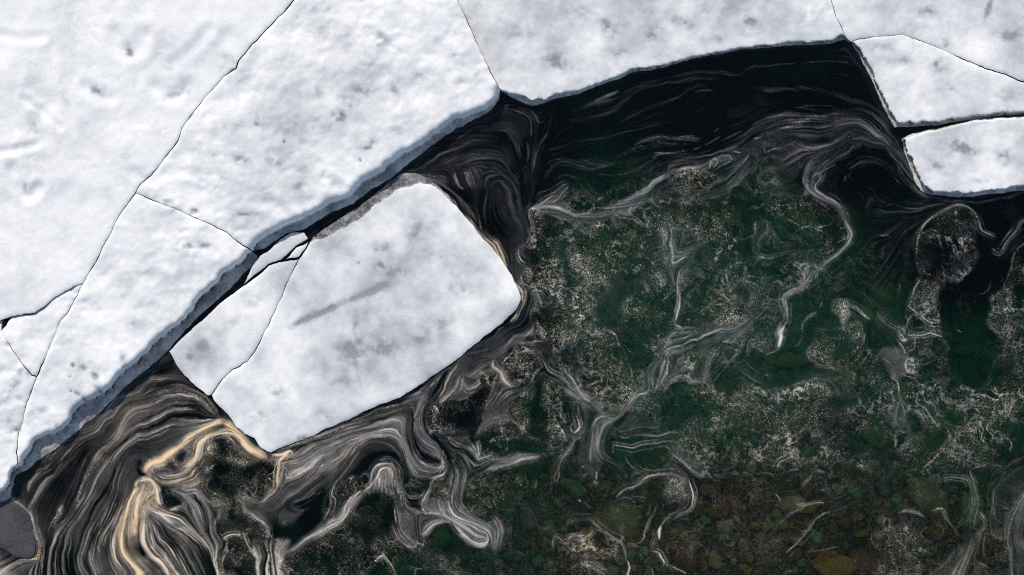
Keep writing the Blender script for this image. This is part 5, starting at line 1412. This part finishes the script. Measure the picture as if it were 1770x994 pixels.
BOULDERS = """1067,900,40,29,10,olive,large mottled yellow-olive boulder under the bottom edge, left of the orange rubble
1680,886,27,36,0,green,pale green egg-shaped boulder under the foam strands in the lower right corner
1607,858,40,24,40,olive,oblong olive-green boulder lying diagonally up-left of the pale green egg-shaped one
1611,762,18,26,10,green,pale green drop-shaped stone below the grey foam fan on the right
1656,722,19,20,0,green,dull green round stone right of the drop-shaped one
1530,512,30,15,30,green,dark green oblong stone deep down between the cracked raft and the foam pillar
1500,437,13,14,0,green,faint green stone deep below the curved foam rim
1667,603,20,11,-12,green,bright green flat stone alone in the round dark pool
1660,529,13,10,20,green,dim green stone higher up in the dark pool
1500,540,16,22,0,green,green stone under the grainy foam above the striped raft
1457,648,30,26,0,green,large dim green boulder below the ribs of the striped raft
1368,625,26,15,0,green,broad dark green stone left of the striped raft
770,925,21,20,0,green,round dark green boulder framed by the white swirls at bottom centre
992,842,24,13,30,green,flat pale green stone left of the yellow-olive boulder's upper side
941,826,7,9,0,green,small upright green stone near the thin pair of foam lines
997,798,8,10,0,green,little green stone beneath the pair of vertical foam lines
917,893,24,22,0,grey,hazy grey-green boulder right of the grainy brown raft
1091,959,8,10,0,green,small square light green stone just below the yellow-olive boulder
1190,958,34,22,20,brown,reddish brown boulder right of the branching cream foam line
1262,874,40,20,0,brown,wide brown boulder beneath the tail of the question-mark foam curl
1228,846,20,14,0,brown,brown-green stone at the tip of the long dark foam channel
1453,880,14,13,0,grey,round grey-olive stone right of the diagonal crack line
1443,976,30,24,0,gold,bright golden-brown boulder at the bottom edge
1437,824,8,7,20,olive,small square olive stone above the dark rubble
1409,838,6,5,0,olive,tiny yellow-green stone left of the small square olive one
1252,910,18,12,0,olive,dull olive stone below the wide brown boulder
1403,878,17,9,-15,gold,yellow stone at the upper end of the diagonal crack line
1367,872,24,14,0,olive,olive-brown flat stone left of the yellow one
1487,893,8,6,0,olive,small light olive stone among dark pebbles
1476,898,6,7,10,gold,small gold-brown stone touching the small light olive one
1463,942,6,6,0,grey,small pale round pebble above the golden-brown boulder
1528,842,15,20,0,grey,pale grey-green stone below the vertical foam line
1482,852,14,12,0,green,dark grey-green stone left of the pale grey-green one
1601,953,8,6,0,green,little green stone low between the rust-coloured patches
1492,972,26,24,0,brown,square-shouldered brown boulder right of the golden one
1498,812,14,10,0,olive,flat olive stone above the pale grey-green one
1239,587,9,8,0,green,bright green stone in the fan of green swirls
1333,628,15,13,0,green,mid green stone below the short white foam streak
1250,672,24,14,-20,green,vivid green patch of stone at the foot of the swirl fan
1397,780,13,10,0,green,pale green stone by the short cream foam arcs
1431,786,12,11,0,olive,olive-green stone right of the short cream foam arcs
1516,754,24,16,30,green,mossy green stone left of the forked foam line
1484,727,16,14,0,grey,grey-green stone up-left of the mossy green one
1578,814,13,18,0,green,green stone inside the small foam arch
1370,958,20,14,0,brown,brown stone on the bottom rubble right of centre
1330,970,16,12,0,grey,grey-brown stone beside the brown one at the bottom
1290,945,14,12,0,brown,orange-brown stone just above the bottom rubble
1022,900,12,9,0,grey,grey stone hugging the left side of the yellow-olive boulder
1490,660,14,10,0,green,small green stone right of the large dim green boulder
1620,920,20,14,20,brown,rust-brown stone under the pale flecks in the lower right
1700,960,22,16,0,brown,red-brown stone near the bottom right corner
1560,880,12,9,0,grey,grey stone under the speckled foam crust"""
def build_rocks():
    Vs, Fs = ico(3)
    for q, ln in enumerate(BOULDERS.split('\n')):
        a = ln.split(',', 6); x, y, rx, ry, ang = map(float, a[:5])
        zb = float(bed_z(np.array([x]), np.array([y]))[0]); r = (rx + ry) / 200
        U = rock_verts(Vs, 300 + q, .36); hz = r * .7; z = zb + hz * .35
        px, py = at(x, y, z + hz * .4); k = (CAM_H - z) / CAM_H / 100
        U = U * np.array([rx * k * 1.12, ry * k * 1.12, hz]); c, s = math.cos(R(-ang)), math.sin(R(-ang))
        U = U @ np.array([[c, s, 0], [-s, c, 0], [0, 0, 1]])
        o = mesh_obj('boulder' if r > .11 else 'stone', U, Fs, MAT['boulder_' + a[5]]); o.location = (px, py, z)
        tag(o, a[6].replace(',', ''), 'boulder' if r > .11 else 'stone', 'boulders and stones on the lake bed')
    # cobbles one can still pick out, sharing meshes
    V2, F2 = ico(2); protos = []
    names = ['olive', 'green', 'brown', 'grey', 'olive', 'brown', 'grey', 'gold']
    words = {'olive': 'olive', 'green': 'dark green', 'brown': 'brown', 'grey': 'grey-green', 'gold': 'yellowish'}
    g = np.random.default_rng(5); n = 0; placed = [(float(l.split(',')[0]), float(l.split(',')[1]), max(float(l.split(',')[2]), float(l.split(',')[3]))) for l in BOULDERS.split('\n')]
    for q, c in enumerate(names):
        o = mesh_obj('cobble', rock_verts(V2, 500 + q, .25), F2, MAT['boulder_' + c]); protos.append((o, c)); 
    while n < 290:
        x = g.uniform(860, 1765); y = 992 - abs(g.normal(0, 125 if x > 1350 else 90)); r = 4.5 + 10 * g.random() ** 1.8
        if y < 690 or any(math.hypot(x - a, y - b) < (c + r) * .72 for a, b, c in placed): continue
        placed.append((x, y, r)); src, c = protos[n % 8]
        o = src if n < 8 else src.copy()
        if n >= 8: C.objects.link(o)
        z = float(bed_z(np.array([x]), np.array([y]))[0]) + r / 260; px, py = at(x, y, z)
        o.location = (px, py, z); s = r / 100; o.scale = (s * g.uniform(.9, 1.35), s * g.uniform(.8, 1.1), s * .7); o.rotation_euler = (0, 0, g.uniform(0, 6.28))
        tag(o, 'small %s cobble in the rubble of the shallow lake bed near the bottom edge' % words[c], 'cobble', 'cobbles on the shallow lake bed'); n += 1
    # finer rubble that nobody could count
    VV = []; FF = []; nv = 0; V1, F1_ = ico(1)
    P = [rock_verts(V1, 700 + q, .3) for q in range(8)]
    M = 7000; xs = g.uniform(780, 1830, M); ys = 1030 - abs(g.normal(0, 150, M)); zs = bed_z(xs, ys)
    for q in range(M):
        r = g.uniform(.016, .045); th = g.uniform(0, 6.28); c, s = math.cos(th), math.sin(th)
        px, py = at(xs[q], ys[q], zs[q]); U = P[q % 8] * np.array([r * g.uniform(.9, 1.5), r, r * .7])
        VV.append(np.stack([U[:, 0] * c - U[:, 1] * s + px, U[:, 0] * s + U[:, 1] * c + py, U[:, 2] + zs[q] + r * .2], 1)); FF.append(F1_ + nv); nv += len(U)
    tag(mesh_obj('pebbles', np.vstack(VV), np.vstack(FF), MAT['pebble_brown']), 'dull pebbles strewn over the shallow bottom between the stones', 'pebbles', kind='stuff')
# ------------------------------------------------------------------ foam on the water: strands traced from the place, drawn out along their own flow
STEP = 1.25; PADC = 44
def bilin(A, x, y):
    x = np.clip(x, 0, A.shape[1] - 1.001); y = np.clip(y, 0, A.shape[0] - 1.001)
    i = x.astype(np.int32); j = y.astype(np.int32); fx = x - i; fy = y - j
    return (A[j, i] * (1 - fx) + A[j, i + 1] * fx) * (1 - fy) + (A[j + 1, i] * (1 - fx) + A[j + 1, i + 1] * fx) * fy
def blur(A, r):
    r = max(1, int(round(r)))
    for _ in range(2):
        for ax in (0, 1):
            P = np.pad(A, [(r, r) if a == ax else (0, 0) for a in (0, 1)], mode='edge'); c = np.cumsum(P, ax, dtype=np.float64)
            c = np.concatenate([np.zeros_like(c.take([0], ax)), c], ax); n = A.shape[ax]
            A = (c.take(range(2 * r + 1, 2 * r + 1 + n), ax) - c.take(range(0, n), ax)) / (2 * r + 1)
    return A

def parse_foam():
    ox = oy = 0; s = 1; polys = []; lines = []; negs = []; rafts = []
    for ln in FOAM.strip().split('\n'):
        if not ln.strip(): continue
        h = ln.split(None, 1)[0]
        if h == '@':
            _, a, b, c = ln.split(); ox, oy, s = float(a), float(b), float(c); continue
        conv = lambda toks: np.array([[float(v) for v in t.split(',')] for t in toks]) / s + (ox, oy)
        if h == 'R':
            nm, lb, rest = ln[2:].split('|'); q = rest.split(' ')
            i = next(k for k, t in enumerate(q) if ',' in t); rafts.append((nm, lb, ' '.join(q[:i]), conv(q[i:]))); continue
        t = ln.split()
        if h == 'P': polys.append(tuple(map(float, t[1:6])) + (conv(t[6:]),))
        elif h in 'LG': lines.append((h, float(t[1]), float(t[2]) * (1.35 if (ox, oy) in ((1350, 480), (1540, 340), (1300, 280), (1470, 640), (880, 480)) and float(t[2]) > .22 else 1), float(t[3]), conv(t[4:])))
        elif h == 'N':
            try: lines_ = (float(t[1]), float(t[2])) if ',' not in t[2] else (float(t[1]), .9)
            except ValueError: continue
            k = 3 if ',' not in t[2] else 2
            negs.append(lines_ + (conv(t[k:]),))
    return polys, lines, negs, rafts

def build_foam():
    polys, lines, negs, rafts = parse_foam()
    W_, H_ = int(1770 / STEP) + 1, int(994 / STEP) + 1
    xs = np.arange(W_) * STEP; ys = np.arange(H_) * STEP; X, Y = np.meshgrid(xs, ys)
    # --- direction field from every traced line and floe edge
    g = 8; CX, CY = np.meshgrid(np.arange(0, 1771 + g, g), np.arange(0, 995 + g, g)); c2 = np.zeros(CX.shape); s2 = np.zeros(CX.shape); ww = np.zeros(CX.shape)
    samp = []
    for L in [(l[4], 1.0) for l in lines if l[1] < 7.5 or l[0] == 'L'] + [(n[2], .8) for n in negs]:
        P = smooth_line(L[0], 9.0)
        if len(P) < 2: P = np.array(L[0])
        d = np.diff(P, axis=0); m = (P[1:] + P[:-1]) / 2; l = np.hypot(d[:, 0], d[:, 1]); th = np.arctan2(d[:, 1], d[:, 0])
        samp += [(a[0], a[1], t, q * L[1]) for a, t, q in zip(m, th, l) if q > .5]
    for P in (f2_water, f3_water, f8_water, f4_water, f7_water, f6_water):
        P = resample(P, 14); d = np.diff(P, axis=0); m = (P[1:] + P[:-1]) / 2; th = np.arctan2(d[:, 1], d[:, 0])
        samp += [(a[0], a[1], t, 8.0) for a, t in zip(m, th)]
    S_ = np.array(samp)
    for row in range(CX.shape[0]):
        dx = CX[row][:, None] - S_[None, :, 0]; dy = CY[row][:, None] - S_[None, :, 1]
        wt = S_[None, :, 3] / (dx * dx + dy * dy + 30) ** 1.7
        c2[row] = (wt * np.cos(2 * S_[:, 2])).sum(1); s2[row] = (wt * np.sin(2 * S_[:, 2])).sum(1)
    m = np.hypot(c2, s2) + 1e-12; c2 /= m; s2 /= m
    # --- line integral convolution of noise along that field
    A = bilin(c2, X / g, Y / g); B = bilin(s2, X / g, Y / g)
    wob = .55 * fbm(X, Y, 70, 301, 2)
    th = .5 * np.arctan2(B, A) + wob * .6; VX = np.cos(th).astype(np.float32); VY = np.sin(th).astype(np.float32)
    r = np.random.default_rng(9); N = r.random((H_, W_)); N2 = blur(r.random((H_, W_)), 2); N2 = (N2 - .5) / N2.std() * .29 + .5
    N3 = blur(r.random((H_, W_)), 6); N3 = (N3 - .5) / N3.std() * .29 + .5
    NN = [N.astype(np.float32), N2.astype(np.float32), N3.astype(np.float32)]; acc = [n.copy() for n in NN]; cnt = 1.0
    gx0 = (X / STEP).astype(np.float32); gy0 = (Y / STEP).astype(np.float32)
    need = (Y > 60) & ~(inside(X, Y, F1) | inside(X, Y, F2_S) | inside(X, Y, F3_S) | inside(X, Y, F8_S)); idx = np.nonzero(need.ravel())[0]
    px0 = gx0.ravel()[idx]; py0 = gy0.ravel()[idx]; vx0 = VX.ravel()[idx]; vy0 = VY.ravel()[idx]
    sums = [n.ravel()[idx].astype(np.float64) for n in NN]; cnts = [1.0, 1.0, 1.0]
    for sg in (1, -1):
        px, py = px0.copy(), py0.copy(); vx, vy = vx0 * sg, vy0 * sg
        for k in range(60):
            px = np.clip(px + vx * 1.15, 0, W_ - 1.01); py = np.clip(py + vy * 1.15, 0, H_ - 1.01)
            ii = (py + .5).astype(np.int32) * W_ + (px + .5).astype(np.int32); ii = np.minimum(ii, W_ * H_ - 1)
            nx = VX.ravel()[ii]; ny = VY.ravel()[ii]; f = np.where(nx * vx + ny * vy < 0, -1, 1).astype(np.float32); vx = nx * f; vy = ny * f
            wk = 1 - k / 62
            i0 = px.astype(np.int32); j0 = py.astype(np.int32); fx = px - i0; fy = py - j0; q = j0 * W_ + i0; q = np.minimum(q, W_ * H_ - W_ - 2)
            for a in range(3):
                n_ = NN[a].ravel()
                if a == 0: v = n_[q] * (1 - fx) * (1 - fy) + n_[q + 1] * fx * (1 - fy) + n_[q + W_] * (1 - fx) * fy + n_[q + W_ + 1] * fx * fy
                else: v = n_[ii]
                sums[a] += v * wk; cnts[a] += wk
    def norm(v): 
        v = (v - v.mean()) / v.std(); return v
    n3 = norm(sums[2]); n2_ = norm(sums[1]); bands = np.sin(n3 * 2.6 + n2_ * .9); rib = np.exp(-((np.abs(np.sin(n3 * 2.1 + .5 * n2_)) / .30) ** 2))
    lic = np.zeros(H_ * W_); lic[idx] = 1.0 * norm(sums[0]) + .42 * n2_ + .30 * n3 + .34 * bands + .6 * (rib - .35); lic = lic.reshape(H_, W_)
    # --- regions
    D = np.full((H_, W_), .012); S = np.full((H_, W_), .7); G = np.zeros((H_, W_)); Wm = np.zeros((H_, W_))
    for d, s, gr, wm, soft, P in polys:
        pad = soft * 1.6 + 4; x0 = max(0, int((P[:, 0].min() - pad) / STEP)); x1 = min(W_, int((P[:, 0].max() + pad) / STEP) + 1); y0 = max(0, int((P[:, 1].min() - pad) / STEP)); y1 = min(H_, int((P[:, 1].max() + pad) / STEP) + 1)
        if x1 - x0 < 3 or y1 - y0 < 3: continue
        sl = (slice(y0, y1), slice(x0, x1)); xx = X[sl]; yy = Y[sl]; am = min(9, 2.5 + soft * .55) * (1.7 if gr > .6 else 1.0)
        xx = xx + am * fbm(xx, yy, 26, 401, 4, .6); yy = yy + am * fbm(X[sl], Y[sl], 26, 411, 4, .6)
        mk = inside(xx, yy, smooth_line(np.vstack([P, P[:1]]), 6) if len(P) > 3 else P).astype(float); mk = blur(mk, max(1, soft / STEP * .42))
        for F_, v in ((D, d), (S, s), (G, gr), (Wm, wm)): F_[sl] = F_[sl] * (1 - mk) + v * mk
    patch = fbm(X, Y, 75, 681, 4, .6); D = np.where(G > .5, D * np.clip(.62 + 1.5 * patch, .16, 1.7), D); S = S * np.clip(.72 + 1.5 * fbm(X, Y, 64, 691, 3, .6), .22, 1.25)
    # --- strands
    Ld = np.zeros((H_, W_)); Lw = np.zeros((H_, W_)); Lg = np.zeros((H_, W_))
    def stamp(P, wd, val, fn):
        P = smooth_line(P, STEP * .9); n = len(P); t = np.linspace(0, 1, n); sd = int(P[0, 0] * 7 + P[0, 1] * 13) % 997
        ed = lambda p: p[0] < 6 or p[0] > 1764 or p[1] > 988
        tap = np.minimum(1, np.minimum(1 if ed(P[0]) else 9e9, 1) * 1.0) * np.ones(n)
        if not ed(P[0]): tap = np.minimum(tap, .25 + t * n * STEP / 14)
        if not ed(P[-1]): tap = np.minimum(tap, .25 + (1 - t) * n * STEP / 14)
        s_ = np.arange(n) * STEP
        wob = np.clip(1 + .7 * fbm(s_, np.full(n, sd * 3.7), 48, 501, 2), .4, 1.7); amp = np.clip(.95 + .75 * fbm(s_, np.full(n, sd * 1.7), 40, 511, 4), .2, 1.3)
        for (x, y), tp, wb, am in zip(P, tap, wob, amp):
            sg = max(.56, wd * .34 * tp ** .6 * wb); rr = int(sg * 2.6 / STEP) + 1; ci = int(round(x / STEP)); cj = int(round(y / STEP))
            x0, x1, y0, y1 = max(0, ci - rr), min(W_, ci + rr + 1), max(0, cj - rr), min(H_, cj + rr + 1)
            if x1 <= x0 or y1 <= y0: continue
            ex = np.exp(-((xs[x0:x1] - x) / sg) ** 2 * .75); ey = np.exp(-((ys[y0:y1] - y) / sg) ** 2 * .75)
            fn(slice(y0, y1), slice(x0, x1), ey[:, None] * ex[None] * val * tp ** .5 * am)
    for h, wd, val, wm, P in lines:
        def fn(a, b, K, wm=wm, h=h):
            cur = Ld[a, b]; m_ = K > cur; cur[m_] = K[m_]; Lw[a, b][m_] = wm; Lg[a, b][m_] = .85 if h == 'G' else 0
        stamp(P, wd, val, fn)
        if h == 'L' and wd >= 1.2 and val > .07 and len(P) > 3:      # fainter filaments that run beside a strand
            Q = smooth_line(P, 6.0); tg = np.gradient(Q, axis=0); tg /= np.linalg.norm(tg, axis=1)[:, None] + 1e-9; nq = np.stack([-tg[:, 1], tg[:, 0]], 1)
            for c_ in range(4 if wd < 4 else 5):
                o0 = float(rng.uniform(2.2, 9)) * (1 if c_ % 2 else -1); ss = np.arange(len(Q)) * 6.0
                off = o0 * (.7 + .6 * fbm(ss, np.full(len(Q), 31.0 * c_ + P[0, 0]), 60, 521, 2)); a_, b_ = sorted(rng.uniform(0, 1, 2)); a_, b_ = int(a_ * .5 * len(Q)), int((.5 + b_ * .5) * len(Q)) + 1
                q_ = (Q + nq * off[:, None])[a_:b_]
                if len(q_) > 3: stamp(q_, .9, val * float(rng.uniform(.25, .6)), fn)
    Nd = np.zeros((H_, W_))
    for wd, val, P in negs:
        def fn(a, b, K): Nd[a, b] = np.maximum(Nd[a, b], K)
        stamp(P, wd * 1.15, val, fn)
    # soft halo of thin film either side of the strands
    halo = blur(Ld, 3) * .34 + blur(Ld, 11) * .26
    mod = np.clip(np.exp(S * lic * .78) * .80, .02, 4.5)
    turb = np.clip(1 + .9 * fbm(X, Y, 38, 601, 5, .6), .15, 2)
    Dn = D * np.where(G > .5, 1, mod) * turb + halo * np.clip(1 + .9 * lic, .05, 3) * .6 * (1 - .6 * G) * np.clip(D / .035, .12, 1)
    f1 = fbm(X, Y, 30, 621, 5, .62); f2 = fbm(X, Y, 17, 631, 4, .6); act = np.clip(.75 + 1.5 * fbm(X, Y, 80, 641, 3), 0, 1.3)
    lace = np.exp(-(f1 / .045) ** 2) * np.clip(.3 + 1.8 * fbm(X, Y, 24, 651, 2), 0, 1.2) + .6 * np.exp(-((f2 - .12) / .035) ** 2) * np.clip(2 * fbm(X, Y, 30, 661, 2), 0, 1)
    holes = np.clip((fbm(X, Y, 26, 671, 5, .65) + .34) / .22, .15, 1)
    Dn = Dn * (1 - G + G * holes * 1.15) + np.clip(G * 1.2, 0, 1) * np.clip(D * 16, 0, 1) * lace * act * .50
    wx = X + 22 * fbm(X, Y, 44, 611, 3); wy = Y + 22 * fbm(X, Y, 44, 613, 3)
    f3 = fbm(wx, wy, 24, 615, 5, .58); f4 = fbm(wx * .8, wy * 1.3, 15, 617, 4, .6)
    net = (np.exp(-(f3 / .040) ** 2) + .7 * np.exp(-((f4 - .05) / .05) ** 2)) * np.clip(.45 + 1.5 * fbm(X, Y, 58, 619, 3), 0, 1.2)
    zone = inside(X, Y, pts("905,370 1010,345 1180,250 1330,200 1450,230 1465,420 1700,470 1770,420 1770,994 760,994 760,760 900,600")).astype(float)
    zone = blur(zone, 16) * np.clip(.25 + G, 0, 1) * np.clip(D / .02, .1, 1); Dn = Dn + net * zone * .22
    lace = np.maximum(lace, net * zone)
    Gl = np.clip(1 - .9 * lace * np.clip(G * 2, 0, 1), .3, 1)
    Ls = Ld * np.where(Lw > .8, np.clip(1.0 + .28 * lic, .45, 1.5), np.clip(.82 + .62 * lic, .05, 1.9))
    tot = Dn * (1 - np.clip(Ld * 1.5, 0, 1)) + np.maximum(Ls, 0)
    tot = tot * (1 - np.clip(Nd * 1.1, 0, .97))
    share = np.clip(Ld * 3, 0, 1)
    Wf = Wm * (1 - share) + Lw * share; Gf = G * Gl * (1 - share) + Lg * share
    # --- curl the whole sheet slightly, then pad past the frame
    sx, sy = X.copy(), Y.copy()
    swirl = np.clip(.35 + 1.6 * vfield(X, Y, 110, 705), .4, 1.5) * np.where(inside(X, Y, T("-60,600 300,600 900,560 960,640 860,1040 -60,1040")), 1.0, .8)
    for scl, seed, amt in ((70, 701, 5.0), (34, 711, 1.6), (15, 721, .5)):
        for it in range(5):
            e = .5; pa = vfield(sx, sy + e, scl, seed) - vfield(sx, sy - e, scl, seed); pb = vfield(sx + e, sy, scl, seed) - vfield(sx - e, sy, scl, seed)
            sx, sy = sx + pa * scl * amt * swirl / 5, sy - pb * scl * amt * swirl / 5
    fld = {}
    for k_, A_ in (('dens', tot), ('warm', Wf), ('grain', Gf)): fld[k_] = np.pad(np.clip(bilin(A_, sx / STEP, sy / STEP), 0, 1), PADC, mode='reflect')
    W2, H2 = W_ + 2 * PADC, H_ + 2 * PADC
    xs2 = (np.arange(W2) - PADC) * STEP; ys2 = (np.arange(H2) - PADC) * STEP; X2, Y2 = np.meshgrid(xs2, ys2)
    # water only: not under the floes
    wet = np.ones(X2.shape, bool)
    for P in ICE_KEEP:
        a = max(0, np.searchsorted(xs2, P[:, 0].min())); b = np.searchsorted(xs2, P[:, 0].max()); c = max(0, np.searchsorted(ys2, P[:, 1].min())); d = np.searchsorted(ys2, P[:, 1].max())
        if b - a < 2 or d - c < 2: continue
        cen = P[::2]; tn = np.roll(cen, -1, 0) - np.roll(cen, 1, 0); tn /= np.linalg.norm(tn, axis=1)[:, None] + 1e-9
        ins = cen + np.stack([-tn[:, 1], tn[:, 0]], 1) * 3.0
        wet[c:d, a:b] &= ~inside(X2[c:d, a:b], Y2[c:d, a:b], ins)
    # region ids of the rafts
    rid = np.zeros(X2.shape, np.int16)
    for k_, (nm, lb, ct, P) in enumerate(rafts):
        a = np.searchsorted(xs2, P[:, 0].min() - 10); b = np.searchsorted(xs2, P[:, 0].max() + 10); c = np.searchsorted(ys2, P[:, 1].min() - 10); d = np.searchsorted(ys2, P[:, 1].max() + 10)
        xx, yy = X2[c:d, a:b], Y2[c:d, a:b]
        mk = inside(xx + 6 * fbm(xx, yy, 24, 801, 4, .6), yy + 6 * fbm(xx, yy, 24, 811, 4, .6), smooth_line(np.vstack([P, P[:1]]), 6)); rid[c:d, a:b][mk] = k_ + 1
    z = .004 + .014 * fld['dens'] ** 1.2 + .004 * fld['grain'] * np.clip(fld['dens'] * 3, 0, 1)
    k = (CAM_H - 0) / CAM_H / 100
    V = np.stack([((X2 - 885) * k).ravel(), ((497 - Y2) * k).ravel(), z.ravel()], 1)
    i = (np.arange(H2 - 1)[:, None] * W2 + np.arange(W2 - 1)[None]).ravel(); Q = np.stack([i, i + W2, i + W2 + 1, i + 1], 1)
    ok = wet.ravel()[Q].all(1); Q = Q[ok]
    dm = fld['dens'].ravel()[Q].max(1); rq = rid.ravel()[Q[:, 0]]
    at_ = {n: f.ravel() for n, f in fld.items()}
    at_['dens'] = np.clip(at_['dens'] - .008, 0, 1)
    f0 = Q[(rq == 0) & (dm > .0095)]; v, f, a_ = compact(V, f0, at_)
    tag(mesh_obj('swirling_foam', v, f, MAT['foam'], attrs=a_), 'thin grey and cream foam film drawn out into swirls and strands on the dark water', 'foam', kind='stuff')
    for k_, (nm, lb, ct, P) in enumerate(rafts):
        fk = Q[rq == k_ + 1]
        if len(fk) < 20: print('empty raft', lb); continue
        v, f, a_ = compact(V, fk, at_); c0 = np.array([v[:, 0].mean(), v[:, 1].mean(), 0], np.float32)
        o = mesh_obj(nm, v - c0, f, MAT['foam'], attrs=a_); o.location = [float(t) for t in c0]
        tag(o, lb, ct, 'foam rafts adrift on the water' if nm == 'foam_raft' else None)
    print('foam faces', len(f0))
import time as _t
_a = _t.time(); build_ice(); print('ice', round(_t.time() - _a, 1)); _a = _t.time()
build_bed(); build_rocks(); print('bed', round(_t.time() - _a, 1)); _a = _t.time()
build_foam(); print('foam', round(_t.time() - _a, 1))
